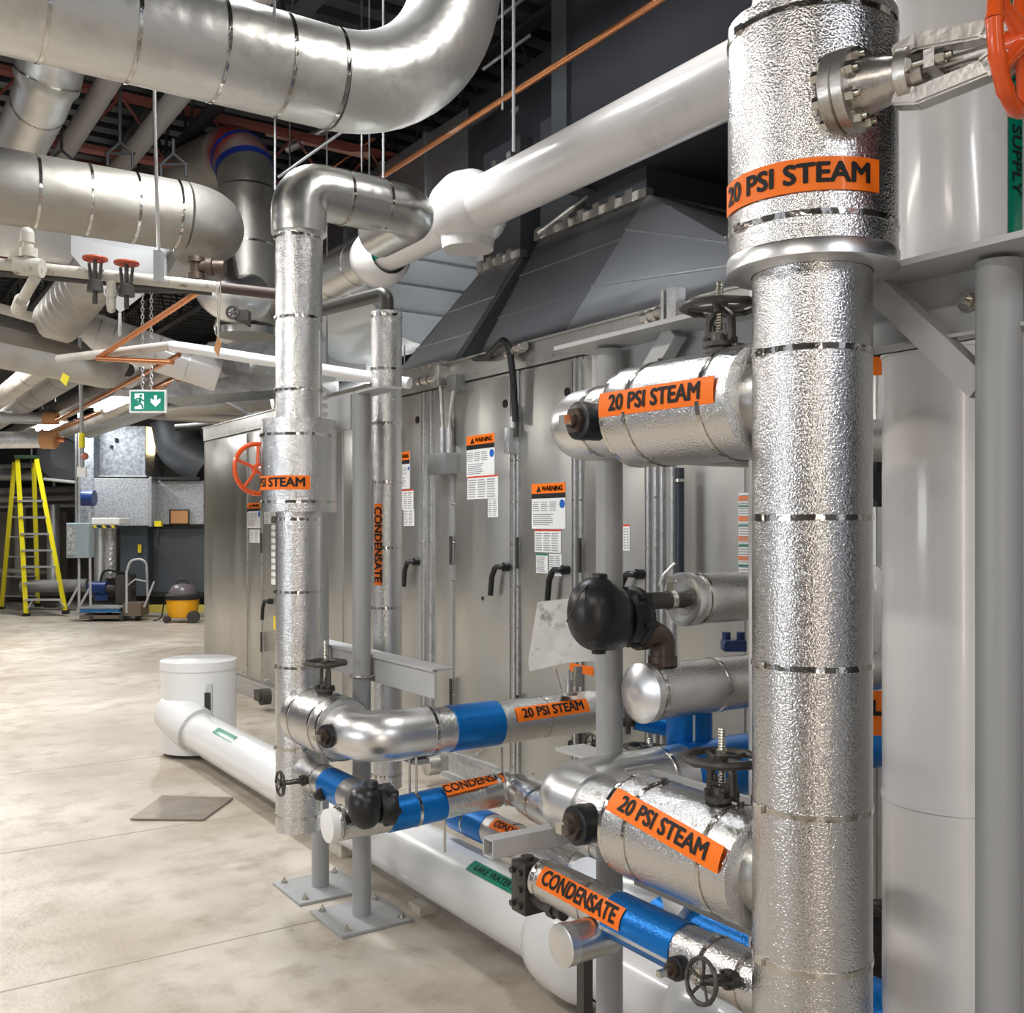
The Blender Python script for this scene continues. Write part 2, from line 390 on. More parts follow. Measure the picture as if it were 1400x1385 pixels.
# ================================================================== builders for fittings
def gate_valve(label, base, up, wheel_r=.078, hgt=.1, stem=.06, wm=None, front=None, grp=None, ym=None):
    base = V(base); up = V(up).normalized(); t, b = basis(up); T = thing('gate_valve', label, 'valve', base, grp)
    ym = ym or CAST; wm = wm or CAST; k = wheel_r/.078
    bm = NB(); revolve(bm, base-up*.02, up, [(0, .032*k), (.03, .03*k), (.032, .038*k), (.042, .038*k), (.044, .022*k), (.06, .02*k)], n=20)
    for i in range(4):
        d = t*math.cos(PI/4+PI/2*i)+b*math.sin(PI/4+PI/2*i); hexnut(bm, base+d*.031*k+up*.022, up, .007*k, .012*k)
    obj('bonnet', bm, ym, T)
    bm = NB()
    for s in (-1, 1):
        pts = path([base+up*.015+t*s*.02*k, base+up*.03+t*s*.034*k, base+up*hgt*.75+t*s*.032*k, base+up*hgt*.93+t*s*.01], .012*k, 4)
        sweep(bm, pts, .0095*k, n=8)
    revolve(bm, base+up*hgt*.84, up, [(0, .013*k), (.004, .018*k), (hgt*.16, .018*k)], n=14)
    box_c = base+up*hgt*.42
    obox(bm, box_c, t, b, up, .052*k, .014*k, .012*k)
    for s in (-1, 1): cyl(bm, box_c+t*s*.02*k-up*.02*k, box_c+t*s*.02*k+up*.02*k, .005*k, n=8)
    obj('yoke', bm, ym, T)
    bm = NB()
    h = 0; tot = hgt+stem; prof = []
    while h < tot: prof += [(h, .0085*k), (h+.003, .0072*k)]; h += .006
    revolve(bm, base, up, prof, n=12); obj('stem', bm, BOLT if wm is not OWH else ym, T)
    bm = NB(); c = base+up*hgt; N_ = 40; rr = wheel_r; ring = []
    for i in range(N_+1):
        a = 2*PI*i/N_; ring.append(c+(t*math.cos(a)+b*math.sin(a))*rr)
    rad = [(.0085+.0022*(math.cos(8*2*PI*i/N_) > .6))*k for i in range(N_+1)]
    sweep(bm, ring, rad, n=8, cap=False)
    for i in range(5):
        a = 2*PI*i/5+.3; d = t*math.cos(a)+b*math.sin(a)
        sweep(bm, [c+d*.012*k-up*.004*k, c+d*rr*.5-up*.006*k, c+d*rr], [.009*k, .0065*k, .0065*k], n=6)
    revolve(bm, c-up*.012*k, up, [(0, .016*k), (.02*k, .018*k)], n=14)
    wh = obj('handwheel', bm, wm, T)
    bm = NB(); hexnut(bm, c+up*.008*k, up, .013*k, .01*k); obj('wheel_nut', bm, BOLT, wh)
    return T
def plug(parent, c, d, r=.045, ln=.05, boot=True):
    """flanged rubber boot with a hex plug; c on the pipe skin, d outward"""
    c = V(c); d = V(d).normalized()
    bm = NB(); revolve(bm, c-d*.03, d, [(0, r*.98), (.03, r), (.03+ln*.4, r), (.03+ln*.55, r*1.03), (.03+ln*.95, r*1.0), (.03+ln, r*.85)], n=28)
    bt = obj('rubber_boot', bm, RUB, parent)
    bm = NB(); hexnut(bm, c+d*ln*.96, d, r*.72, .014); revolve(bm, c+d*(ln+.012), d, [(0, r*.4), (.01, r*.38)], n=16); obj('hex_bushing', bm, BRZ, parent)
    bm = NB(); obox(bm, c+d*(ln+.03), d, *basis(d), .028, r*.5, r*.5); obj('square_plug', bm, BOLT, parent)

# ================================================================== STEAM RISERS AND BRANCHES
LBL = []
def riser(label, x, y, segs, bands, m, top_cap=None):
    """segs: list of (z0,z1,r)"""
    T = thing('insulated_riser', label, 'pipe', (x, y, segs[0][0]))
    for z0, z1, r in segs:
        bm = NB(); cyl(bm, (x, y, z0), (x, y, z1), r, n=64); obj('jacket', bm, m, T, angle=30)
    for z, r in bands: band(T, (x, y, z), Z_, r, .011, buckle=V((-1, .25, 0)))
    return T
# ---- near riser
RX, RY = 1.594, 1.342
R1 = riser('tall embossed silver steam riser filling the right foreground, thick above', RX, RY,
           [(.0, 2.13, .1135), (2.115, 2.575, .160), (2.56, 3.6, .1135)],
           [(.77, .1135), (1.06, .1135), (1.335, .1135), (1.617, .1135), (1.934, .1135), (2.168, .16), (2.545, .16)], EMB)
bm = NB(); revolve(bm, (RX, RY, 2.09), Z_, [(0, .115), (.002, .158), (.004, .163), (.03, .163), (.033, .1605)], n=64, close=False); obj('end_collar', bm, ALU, R1)
vn = Quaternion(Z_, -.27) @ V((-.767, -.642, 0)); vr = Quaternion(Z_, -.27) @ V((.642, -.767, 0))
lb = sticker(R1, '20 PSI STEAM', (RX, RY, 2.235), Z_, vn, vr, .16, .345, .06, .05, m=ORG, shift=-.0)
bm = NB(); cyl(bm, (RX, RY, 0), (RX, RY, .01), .16, n=40); obj('floor_collar', bm, ALU, R1)

def branch_valve_body(T, yA, yB, z, r, bands=True):
    bm = NB(); revolve(bm, (1.6, yA, z), -Y_ if yB < yA else Y_, [(0, r*.9), (.004, r), (abs(yB-yA)-.004, r), (abs(yB-yA), r*.9)], n=56); obj('valve_jacket', bm, EMB, T)
    s = 1 if yB > yA else -1
    for q in (.2, .78): band(T, (1.6, yA+(yB-yA)*q, z), Y_, r, .012, buckle=V((0, 0, 1)))
    band(T, (1.6, yA+(yB-yA)*.985, z), Y_, r*.985, .012)
def elbow(T, pts, r, bend, m=None, gores=True, seg=8, bands=2):
    pp = path(pts, bend, seg); bm = NB(); sweep(bm, pp, r, n=48); e = obj('elbow_jacket', bm, m or ALU, T)
    return e
# ---- near upper branch
z = 1.86
B1 = thing('steam_branch', 'upper steam branch off the near riser with orange label and smooth elbow end', 'pipe', (1.6, 1.75, z))
branch_valve_body(B1, 1.46, 1.865, z, .12)
bm = NB(); cyl(bm, (1.6, 1.4, z), (1.6, 1.47, z), .085, n=40); obj('neck_jacket', bm, ALUD, B1)
bm = NB(); cyl(bm, (1.6, 1.86, z), (1.6, 1.985, z), .0875, n=48); obj('reducer_jacket', bm, EMB, B1)
elbow(B1, [(1.6, 1.98, z), (1.6, 2.12, z), (1.74, 2.12, z)], .088, .1)
bm = NB(); cyl(bm, (1.73, 2.12, z), (3.26, 2.12, z), .0875, n=40); obj('jacket', bm, ALUD, B1)
for yy in (1.99,): band(B1, (1.6, yy, z), Y_, .088)
sticker(B1, '20 PSI STEAM', (1.6, 1.69, z+.012), Y_, V((-.93, -.1, .05)).normalized(), -Y_, .12, .37, .056, .050, rot=math.radians(-.5), bold=.02, condense=.98)
plug(B1, (1.6-.08, 1.93, z-.01), -X_+Z_*.0, .045, .055)
# ---- near lower branch
z = .89
B2 = thing('steam_branch', 'lower steam branch off the near riser with slanted orange label and bulbous elbow', 'pipe', (1.6, 1.75, z))
branch_valve_body(B2, 1.46, 1.87, z, .12)
bm = NB(); cyl(bm, (1.6, 1.4, z), (1.6, 1.47, z), .085, n=40); obj('neck_jacket', bm, ALUD, B2)
bm = NB(); cyl(bm, (1.6, 1.86, z), (1.6, 2.03, z), .082, n=48); obj('reducer_jacket', bm, EMB, B2)
elbow(B2, [(1.6, 2.02, z), (1.6, 2.17, z), (1.85, 2.17, z), ], .09, .11)
bm = NB(); cyl(bm, (1.84, 2.17, z), (2.02, 2.17, z), .088, n=40); obj('jacket', bm, ALU, B2)
bm = NB(); cyl(bm, (2.02, 2.17, z), (3.26, 2.17, z), .0885, n=40); obj('blue_foil_wrap', bm, BLUE, B2, label='blue foil wrap')
for yy in (2.03,): band(B2, (1.6, yy, z), Y_, .085)
band(B2, (1.94, 2.17, z), X_, .088)
sticker(B2, '20 PSI STEAM', (1.6, 1.66, z+.012), Y_, V((-.9, 0, .42)).normalized(), -Y_, .12, .37, .056, .050, rot=math.radians(-7), bold=.02, condense=.98)
plug(B2, (1.6-.07, 1.955, z-.005), -X_, .047, .055)
# ---- far riser
FX, FY = 1.6, 3.99
R2 = riser('tall embossed silver steam riser with smooth top elbow beside the grey post, mid left', FX, FY,
           [(.36, 1.68, .0945), (1.66, 2.035, .152), (2.03, 2.83, .0945)],
           [(.42, .0945), (.70, .0945), (1.03, .0945), (1.335, .0945), (1.63, .0945), (1.70, .152), (1.97, .152), (2.155, .0945), (2.45, .0945), (2.78, .0945)], EMB2)
sticker(R2, '20 PSI STEAM', (FX, FY, 1.775), Z_, Quaternion(Z_, -.83) @ V((-.373, -.928, 0)), Quaternion(Z_, -.83) @ V((.928, -.373, 0)), .152, .34, .056, .050, bold=.02)
pp = path([(FX, FY, 2.8), (FX, FY, 2.99), (FX+.36, FY, 2.985)], .12, 8)
bm = NB(); sweep(bm, pp, .113, n=48); obj('elbow_jacket', bm, ALUD, R2)
bm = NB(); sweep(bm, path([(FX+.2, FY, 2.985), (FX+.56, FY, 2.985), (FX+.56, FY+.4, 2.985)], .12, 8), .108, n=48); obj('elbow_jacket', bm, ALUD, R2)
band(R2, (FX+.2, FY, 2.985), X_, .113); band(R2, (FX+.38, FY, 2.985), X_, .108)
# lap seam strips on the far riser
for z0, z1 in ((.44, .98), (1.05, 1.6), (2.05, 2.4)):
    bm = NB(); d = V((.62, -.78, 0)).normalized(); c = V((FX, FY, 0))+d*.0955
    obox(bm, c+Z_*(z0+z1)/2, V((d.y, -d.x, 0)), d, Z_, .004, .003, z1-z0); obj('lap_seam', bm, ALUD, R2)
# ---- condensate riser
CX, CY = 2.095, 4.18
R3 = riser('slim embossed condensate riser with vertical orange label right of the far grey post', CX, CY,
           [(.42, 2.57, .069)], [(.48, .069), (.76, .069), (.98, .069), (1.235, .069), (1.505, .069), (1.80, .069), (2.065, .069), (2.31, .069), (2.55, .069)], EMB2)
bm = NB(); sweep(bm, path([(CX, CY, 2.55), (CX, CY, 2.66), (CX-.1, CY+.8, 2.68)], .04, 5), .032, n=16); obj('black_elbow', bm, CAST, R3)
sticker(R3, 'CONDENSATE', (CX, CY, 1.52), Z_, V((-.87, -.5, 0)).normalized(), -Z_, .069, .365, .038, .05, bold=.02, condense=.98)
# ---- far steam branch
z = .84
B3 = thing('steam_branch', 'far steam branch with fat valve jacket, smooth elbow and blue wrapped run across the middle', 'pipe', (1.6, 3.7, z))
branch_valve_body(B3, 3.9, 3.54, z, .118)
elbow(B3, [(1.6, 3.56, z), (1.6, 3.34, z), (1.86, 3.34, z)], .092, .12)
bm = NB(); cyl(bm, (1.85, 3.34, z), (3.26, 3.34, z), .0835, n=48); obj('jacket', bm, EMB2, B3)
bm = NB(); cyl(bm, (1.93, 3.34, z), (2.14, 3.34, z), .0865, n=48); obj('blue_foil_wrap', bm, BLUE, B3, label='blue foil wrap')
for xx, r in ((1.84, .092), (2.36, .0835), (2.7, .0835)): band(B3, (xx, 3.34, z), X_, r)
sticker(B3, '20 PSI STEAM', (2.365, 3.34, z), X_, V((0, -.78, .42)).normalized(), X_, .0835, .35, .056, .049, bold=.02, rot=math.radians(1))
plug(B3, (1.6-.085, 3.47, z), V((-1, -.25, 0)), .042, .03)
# ---- far condensate lines
z = .61
C1 = thing('condensate_pipe', 'short blue wrapped condensate pipe off the foot of the far riser', 'pipe', (1.6, 3.7, z))
bm = NB(); cyl(bm, (1.6, 3.93, z), (1.6, 3.66, z), .06, n=36); obj('jacket', bm, EMB2, C1)
bm = NB(); cyl(bm, (1.6, 3.67, z), (1.6, 3.49, z), .0625, n=36); obj('blue_foil_wrap', bm, BLUE, C1, label='blue foil wrap')
bm = NB(); cyl(bm, (1.6, 3.49, z), (1.6, 3.4, z), .062, n=36); obj('end_jacket', bm, ALUD, C1)
band(C1, (1.6, 3.74, z), Y_, .06); plug(C1, (1.6-.05, 3.62, z-.02), V((-1, -.1, -.1)), .024, .02)
C2 = thing('condensate_pipe', 'condensate run with capped end, crumpled elbow and curling orange label, lower middle', 'pipe', (1.75, 3.25, .58))
z = .575
bm = NB(); cyl(bm, (1.43, 3.27, z), (1.66, 3.27, z), .056, n=36); obj('jacket', bm, EMB2, C2)
bm = NB(); revolve(bm, (1.41, 3.27, z), X_, [(0, .052), (.002, .057), (.03, .0575)], n=36); obj('end_cap', bm, WHT, C2, label='white capped pipe end')
bm = NB(); cyl(bm, (1.64, 3.27, z), (1.86, 3.27, z+.01), .06, n=36); obj('blue_foil_wrap', bm, BLUE, C2, label='blue foil wrap')
bm = NB(); cyl(bm, (1.85, 3.27, z+.01), (2.08, 3.27, z+.02), .058, n=36); obj('jacket', bm, EMB2, C2)
e = path([(2.02, 3.27, z+.02), (2.17, 3.27, z+.03), (2.14, 3.05, z+.02)], .06, 8)
bm = NB(); sweep(bm, e, [.06+.005*math.sin(i*1.9) for i in range(len(e))], n=36); obj('elbow_jacket', bm, ALUD, C2)
bm = NB(); cyl(bm, (2.145, 3.12, z+.02), (2.06, 2.52, z+.0), .06, n=36); obj('jacket', bm, EMB2, C2)
bm = NB(); sweep(bm, path([(2.1, 2.6, z+.0), (2.06, 2.44, z), (2.3, 2.4, z)], .06, 6), .064, n=36); obj('elbow_jacket', bm, ALUD, C2)
for a in (1.46, 1.75): band(C2, (a, 3.27, z+.005), X_, .06)
for f in (.15, .55, .9): band(C2, V((2.145, 3.12, z+.02)).lerp(V((2.06, 2.52, z)), f), V((.085, .6, 0)), .06)
sticker(C2, 'CONDENSATE', (2.0, 3.27, z+.02), X_, V((0, -.45, .8)).normalized(), X_, .063, .30, .05, .045, rot=math.radians(4), bold=.015)
# lower condensate line behind (blue piece, label)
C3 = thing('condensate_pipe', 'low condensate pipe with blue sleeve running above the white main', 'pipe', (2.14, 3.2, .42))
bm = NB(); cyl(bm, (2.14, 3.62, .42), (2.14, 3.36, .42), .064, n=32); obj('blue_foil_wrap', bm, BLUE, C3, label='blue foil wrap')
bm = NB(); cyl(bm, (2.14, 3.37, .42), (2.14, 2.7, .42), .062, n=32); obj('jacket', bm, EMB2, C3)
bm = NB(); cyl(bm, (2.14, 2.5, .42), (2.14, 1.1, .42), .065, n=32); obj('blue_foil_wrap', bm, BLUE, C3, label='blue foil wrap')
bm = NB(); e = path([(2.14, 2.78, .42), (2.14, 2.6, .42), (1.98, 2.56, .48)], .06, 8); sweep(bm, e, .075, n=32); obj('elbow_jacket', bm, ALU, C3)
bm = NB(); e = path([(2.06, 2.6, .45), (2.2, 2.36, .44), (2.14, 2.2, .42)], .06, 8); sweep(bm, e, .095, n=32); obj('elbow_jacket', bm, ALU, C3)
for a in (3.5, 3.2, 2.8): band(C3, (2.14, a, .42), Y_, .063)
sticker(C3, 'CONDENSATE', (2.14, 3.15, .42), Y_, V((-.6, 0, .8)).normalized(), -Y_, .062, .3, .045, .038, bold=.015)
# ---- near condensate run
z = .65; r = .0555
C4 = thing('condensate_pipe', 'near condensate pipe with large orange label and blue band in the lower foreground', 'pipe', (1.6, 2, z))
bm = NB(); cyl(bm, (1.6, 2.25, z), (1.6, 1.93, z), r, n=44); obj('jacket', bm, EMB, C4)
bm = NB(); cyl(bm, (1.6, 1.94, z), (1.6, 1.70, z), r+.0025, n=44); obj('blue_foil_wrap', bm, BLUE, C4, label='blue foil wrap')
bm = NB(); cyl(bm, (1.6, 1.71, z), (1.6, 1.38, z), r, n=44); obj('jacket', bm, EMB, C4)
bm = NB(); cyl(bm, (1.6, 1.63, z), (1.6, 1.38, z), r+.005, n=44); obj('jacket', bm, EMB, C4)
for a, rr in ((2.235, r), (2.04, r), (1.60, r+.005), (1.5, r+.005)): band(C4, (1.6, a, z), Y_, rr)
bm = NB(); obox(bm, V((1.6, 1.82, z))+V((-.97, 0, -.25)).normalized()*(r+.003), Y_, V((-.97, 0, -.25)).normalized(), V((.25, 0, -.97)).normalized(), .24, .002, .01); obj('lap_seam', bm, ALU, C4)
sticker(C4, 'CONDENSATE', (1.6, 2.035, z), Y_, V((-.87, 0, .5)).normalized(), -Y_, r, .34, .052, .05, bold=.02, rot=math.radians(-1.5), condense=.88, lift=.0055)
plug(C4, (1.6-.05, 1.655, z-.01), -X_, .026, .03)
bm = NB(); cyl(bm, (1.6, 1.97, .60), (1.47, 1.97, .60), .048, n=36); st = obj('capped_stub', bm, ALUD, C4)
bm = NB(); revolve(bm, (1.475, 1.97, .60), -X_, [(0, .051), (.026, .051), (.028, .047), (.028, .001)], n=36); obj('end_cap', bm, ALU, C4, label='flat round end cap')
# ---- horizontal insulated lines by the float trap
C5 = thing('insulated_line', 'short silver insulated line feeding the black float trap', 'pipe', (2.3, 2.08, 1.4))
bm = NB(); cyl(bm, (1.95, 2.085, 1.4), (2.9, 2.085, 1.4), .07, n=44); obj('jacket', bm, EMB, C5)
bm = NB(); revolve(bm, (1.945, 2.085, 1.4), -X_, [(-.03, .0735), (-.028, .0745), (0, .0745), (.001, .06), (-.012, .03)], n=44); obj('end_collar', bm, ALU, C5)
band(C5, (2.0, 2.085, 1.4), X_, .071)
bm = NB(); cyl(bm, (1.76, 2.085, 1.4), (1.96, 2.085, 1.4), .0235, n=24); obj('bare_pipe', bm, CAST, C5)
bm = NB(); cyl(bm, (1.893, 2.085, 1.4), (1.912, 2.085, 1.4), .027, n=24)
obox(bm, (1.903, 2.085, 1.445), X_, Y_, Z_, .019, .004, .045); cyl(bm, (1.885, 2.085, 1.45), (1.925, 2.085, 1.45), .004, n=8)
sweep(bm, [V((1.86, 2.085, 1.44)), V((1.88, 2.085, 1.47)), V((1.915, 2.08, 1.5))], .004, n=6)
obj('hanger_clamp', bm, BOLT, C5)
C6 = thing('insulated_line', 'thicker silver insulated line with round end cap below the float trap', 'pipe', (2.3, 2.08, 1.18))
bm = NB(); cyl(bm, (1.80, 2.085, 1.155), (3.2, 2.085, 1.155), .0755, n=44); obj('jacket', bm, EMB, C6)
bm = NB(); revolve(bm, (1.80, 2.085, 1.155), -X_, [(-.02, .078), (-.018, .08), (.004, .08), (.006, .076), (.012, .066), (.02, .035), (.024, .02), (.02, .002)], n=44); obj('end_cap', bm, ALU, C6)
band(C6, (1.83, 2.085, 1.155), X_, .076); band(C6, (2.06, 2.085, 1.155), X_, .0755)
C7 = thing('drop_line', 'vertical bright blue wrapped drop below the capped silver line', 'pipe', (2.12, 2.25, 1.0))
bm = NB(); cyl(bm, (2.12, 2.24, 1.13), (2.12, 2.24, .93), .068, n=36); obj('blue_foil_wrap', bm, BLUE, C7)
bm = NB(); cyl(bm, (2.085, 2.183, 1.12), (2.085, 2.183, .95), .004, n=6); obj('lap_seam', bm, WHT, C7)
C8 = thing('drain_line', 'slanting blue wrapped pipe behind the grey post with black flange', 'pipe', (2.2, 2.7, 1.03))
a = P(868, 985, D=3.3); b_ = P(940, 1000, D=3.3)
bm = NB(); cyl(bm, a, b_, .03, n=28); obj('blue_foil_wrap', bm, BLUE, C8)
bm = NB(); cyl(bm, P(845, 985, D=3.3), P(880, 985, D=3.3), .02, n=16); cyl(bm, P(855, 985, D=3.3), P(861, 985, D=3.3), .045, n=20); obj('flange', bm, CAST, C8)

# ================================================================== VALVES
gate_valve('black handwheel gate valve standing on the upper near steam branch', (1.6, 1.595, 1.975), Z_, .078, .10, .055)
gate_valve('black handwheel gate valve standing on the lower near steam branch', (1.6, 1.59, 1.0), Z_, .078, .10, .065)
gate_valve('black handwheel gate valve standing on the far steam branch', (1.6, 3.72, .95), Z_, .078, .12, .085)
gate_valve('small black handwheel valve facing out from the near condensate pipe', (1.545, 1.5, .67), V((-1, .05, .18)), .043, .09, .02)
gate_valve('small black handwheel valve at the left foot of the far riser', (1.55, 3.78, .61), V((-1, 0, 0)), .045, .11, .02)
gate_valve('small black handwheel valve on top of the crumpled condensate run', (2.16, 2.86, .65), Z_, .046, .06, .035)
gate_valve('black handwheel valve half hidden behind the lower near elbow', P(884, 1075, D=3.0), Z_+X_*.1, .07, .11, .03)
gate_valve('small black valve wheel on the casing behind the grey post', P(820, 1016, X=3.2), -X_, .05, .05, .02)

# big silver gate valve with orange wheel, top right
ax = V((.25, -.968, 0)).normalized(); F = V((1.519, 1.188, 2.378)); T = thing('flanged_gate_valve', 'large silver flanged gate valve with orange handwheel at the top right', 'valve', F)
tt = V((ax.y, -ax.x, 0)); up = Z_
bm = NB(); revolve(bm, F-ax*.035, ax, [(0, .07), (.003, .074), (.022, .074), (.024, .070), (.027, .074), (.046, .074), (.049, .066)], n=40)
obj('bonnet_flange', bm, CSTL, T)
for i in range(8):
    a = 2*PI*i/8+.3; c = F+(tt*math.cos(a)+up*math.sin(a))*.058
    bm = NB(); hexnut(bm, c+ax*.013, ax, .0125, .014); cyl(bm, c-ax*.05, c+ax*.036, .0065, n=10); hexnut(bm, c-ax*.048, ax, .012, .013)
    obj('flange_bolt', bm, BOLT, T)
bm = NB(); revolve(bm, F+ax*.01, ax, [(0, .05), (.03, .046), (.075, .036), (.08, .046), (.1, .046), (.102, .03), (.12, .028)], n=32); obj('bonnet', bm, CSTL, T)
for s in (-1, 1):
    bm = NB(); pts = [F+ax*.085+up*s*.038, F+ax*.12+up*s*.046, F+ax*.24+up*s*.03, F+ax*.27+up*s*.015]
    for k in range(3):
        a, b_ = pts[k], pts[k+1]; d = (b_-a).normalized(); obox(bm, (a+b_)/2, d, tt, d.cross(tt), (b_-a).length+.012, .04, .03)
    bmesh.ops.bevel(bm, geom=bm.edges[:], offset=.004, segments=2, affect='EDGES')
    obj('yoke_arm', bm, CSTL, T)
bm = NB(); obox(bm, F+ax*.15, ax, tt, up, .018, .085, .03); obj('gland_follower', bm, CSTL, T)
for s in (-1, 1):
    bm = NB(); c = F+ax*.11+tt*s*.034; cyl(bm, c, c+ax*.075, .006, n=10); hexnut(bm, c+ax*.05, ax, .013, .014)
    revolve(bm, c-tt*.008, tt, [(0, .012), (.016, .012)], n=16); obj('gland_bolt', bm, BOLT, T)
bm = NB(); cyl(bm, F+ax*.1, F+ax*.36, .011, n=16); revolve(bm, F+ax*.24, ax, [(0, .024), (.05, .022), (.052, .018)], n=20); obj('stem', bm, CSTL, T)
bm = NB(); c = F+ax*.272; N_ = 60
ring = [c+(tt*math.cos(2*PI*i/N_)+up*math.sin(2*PI*i/N_))*.105 for i in range(N_+1)]
sweep(bm, ring, [.0125+.002*(i % 5 == 0) for i in range(N_+1)], n=12, cap=False)
for i in range(5):
    a = 2*PI*i/5+.5; d = tt*math.cos(a)+up*math.sin(a); sweep(bm, [c+d*.02+ax*.012, c+d*.06+ax*.004, c+d*.1], [.014, .01, .009], n=10)
revolve(bm, c-ax*.01, ax, [(0, .025), (.03, .028), (.036, .02)], n=24)
obj('handwheel', bm, OWH, T, label='orange-red five-spoke handwheel')
# far orange wheel behind riser fat section
T = thing('handwheel_valve', 'orange handwheel valve poking out left of the far riser', 'valve', (1.62, 4.35, 1.78))
c = P(352, 641, D=4.45); ax2 = V((-.5, -.2, .0)).normalized(); t2 = V((ax2.y, -ax2.x, 0)); bm = NB()
ax2 = V((.15, -1, 0)).normalized(); t2 = V((ax2.y, -ax2.x, 0))
ring = [c+(t2*math.cos(2*PI*i/48)+Z_*math.sin(2*PI*i/48))*.108 for i in range(49)]
sweep(bm, ring, .0105, n=8, cap=False)
for i in range(5):
    a = 2*PI*i/5+.35; d = t2*math.cos(a)+Z_*math.sin(a); sweep(bm, [c, c+d*.105], .0075, n=8)
revolve(bm, c-ax2*.015, ax2, [(0, .022), (.03, .022)], n=16); obj('handwheel', bm, OWH, T)
bm = NB(); cyl(bm, c-ax2*.015, V((1.6, 4.08, c.z)), .014, n=12); obj('stem', bm, CSTL, T)

# ================================================================== STEAM TRAPS
# large near float trap (axis along X, ball at left)
tc_ = V((1.655, 2.085, 1.375))
T = thing('float_trap', 'big black rounded float steam trap in front of the grey post', 'steam trap', tc_)
bm = NB(); bmesh.ops.create_uvsphere(bm, u_segments=40, v_segments=24, radius=1)
for v in bm.verts:
    x, y, zz = v.co
    sx = .085 if x < 0 else .105
    sz = .098*(1 - .30*max(0, x)*(zz > 0)) 
    
    if x > 0 and zz < 0:
        q = math.hypot(x, zz); f_ = q/max((x**4+zz**4)**.25, 1e-6); x *= f_; zz *= f_
    v.co = V((x*sx, y*.078, math.copysign(abs(zz)**.9, zz)*sz)) + tc_
obj('ball_body', bm, RUB, T, angle=80)
bm = NB(); c = tc_+V((.075, 0, -.015)); revolve(bm, c, X_, [(0, .066), (.02, .072), (.034, .074), (.036, .08), (.052, .08), (.054, .06), (.075, .05), (.08, .034)], n=36)
for i in range(6):
    a = 2*PI*i/6+.2; d = Y_*math.cos(a)+Z_*math.sin(a); cyl(bm, c+d*.074+X_*.02, c+d*.074+X_*.06, .010, n=10)
obj('cover_flange', bm, RUB, T)
bm = NB(); revolve(bm, tc_+Z_*.092, Z_, [(0, .025), (.01, .022), (.012, .015)], n=20); revolve(bm, tc_-Z_*.092, -Z_, [(0, .02), (.012, .018)], n=20); obj('plug_boss', bm, RUB, T)
bm = NB(); sweep(bm, path([tc_+V((-.0, 0, .104)), tc_+V((-.08, -.03, .06)), tc_+V((-.14, -.05, -.01))], .05, 6), .0022, n=6); obj('tie_wire', bm, BRZ, T)
T = thing('pipe_elbow', 'rusty brown elbow dropping from the float trap to the capped line', 'pipe fitting', (1.86, 2.085, 1.3))
pp = path([(1.79, 2.085, 1.31), (1.875, 2.085, 1.31), (1.875, 2.085, 1.235)], .03, 6); bm = NB(); sweep(bm, pp, .034, n=20)
cyl(bm, (1.785, 2.085, 1.31), (1.81, 2.085, 1.31), .04, n=20); cyl(bm, (1.875, 2.085, 1.225), (1.875, 2.085, 1.25), .04, n=20)
for k in range(3): cyl(bm, (1.752+.011*k, 2.085, 1.31), (1.758+.011*k, 2.085, 1.31), .03, n=20)
obj('body', bm, BRZ, T)
# far trap
tc_ = V((1.53, 3.17, .665)); T = thing('float_trap', 'small black lumpy steam trap at the end of the blue wrapped pipe', 'steam trap', tc_)
bm = NB(); bmesh.ops.create_uvsphere(bm, u_segments=32, v_segments=20, radius=1)
for v in bm.verts:
    x, y, zz = v.co; v.co = V((x*.062, y*.062, zz*.082*(1-.2*max(0, zz)))) + tc_ + V((-.02, 0, -.01))
obj('ball_body', bm, RUB, T, angle=80)
bm = NB(); c = tc_+V((.02, 0, -.02)); revolve(bm, c, X_, [(0, .055), (.02, .062), (.034, .07), (.052, .07), (.054, .05), (.06, .04)], n=28)
for i in range(6):
    a = 2*PI*i/6+.2; d = Y_*math.cos(a)+Z_*math.sin(a); cyl(bm, c+d*.06+X_*.02, c+d*.06+X_*.06, .012, n=8)
obj('cover_flange', bm, RUB, T)
bm = NB(); revolve(bm, tc_+Z_*.05, Z_, [(0, .03), (.02, .02)], n=16); obj('top_boss', bm, RUB, T)
# near box shaped trap
c = V((1.585, 2.31, .625)); T = thing('thermostatic_trap', 'black boxy steam trap at the left end of the near condensate pipe', 'steam trap', c)
bm = NB(); box(bm, c-V((.035, .04, .075)), c+V((.035, .03, .065)), .006); obj('body', bm, CAST, T)
bm = NB()
for dy, dz in ((-.02, .04), (.015, .04), (-.02, -.05), (.015, -.05), (-.02, -.005)): cyl(bm, c+V((-.045, dy, dz)), c+V((-.02, dy, dz)), .009, n=8)
obj('cover_bolts', bm, CAST, T, kind='stuff')
bm = NB(); cyl(bm, c+Z_*.055, c+Z_*.075, .018, n=16); obj('top_cap', bm, CAST, T)
bm = NB(); cyl(bm, c+V((.0, -.02, -.03)), V((1.585, 2.14, .595)), .02, n=16); cyl(bm, V((1.585, 2.2, .597)), V((1.585, 2.17, .597)), .028, n=6); obj('outlet_fitting', bm, CAST, T)
bm = NB(); obox(bm, c+V((-.031, -.008, .045)), Y_, X_, Z_, .03, .003, .012); obj('nameplate', bm, BLUP, T, label='small blue nameplate')
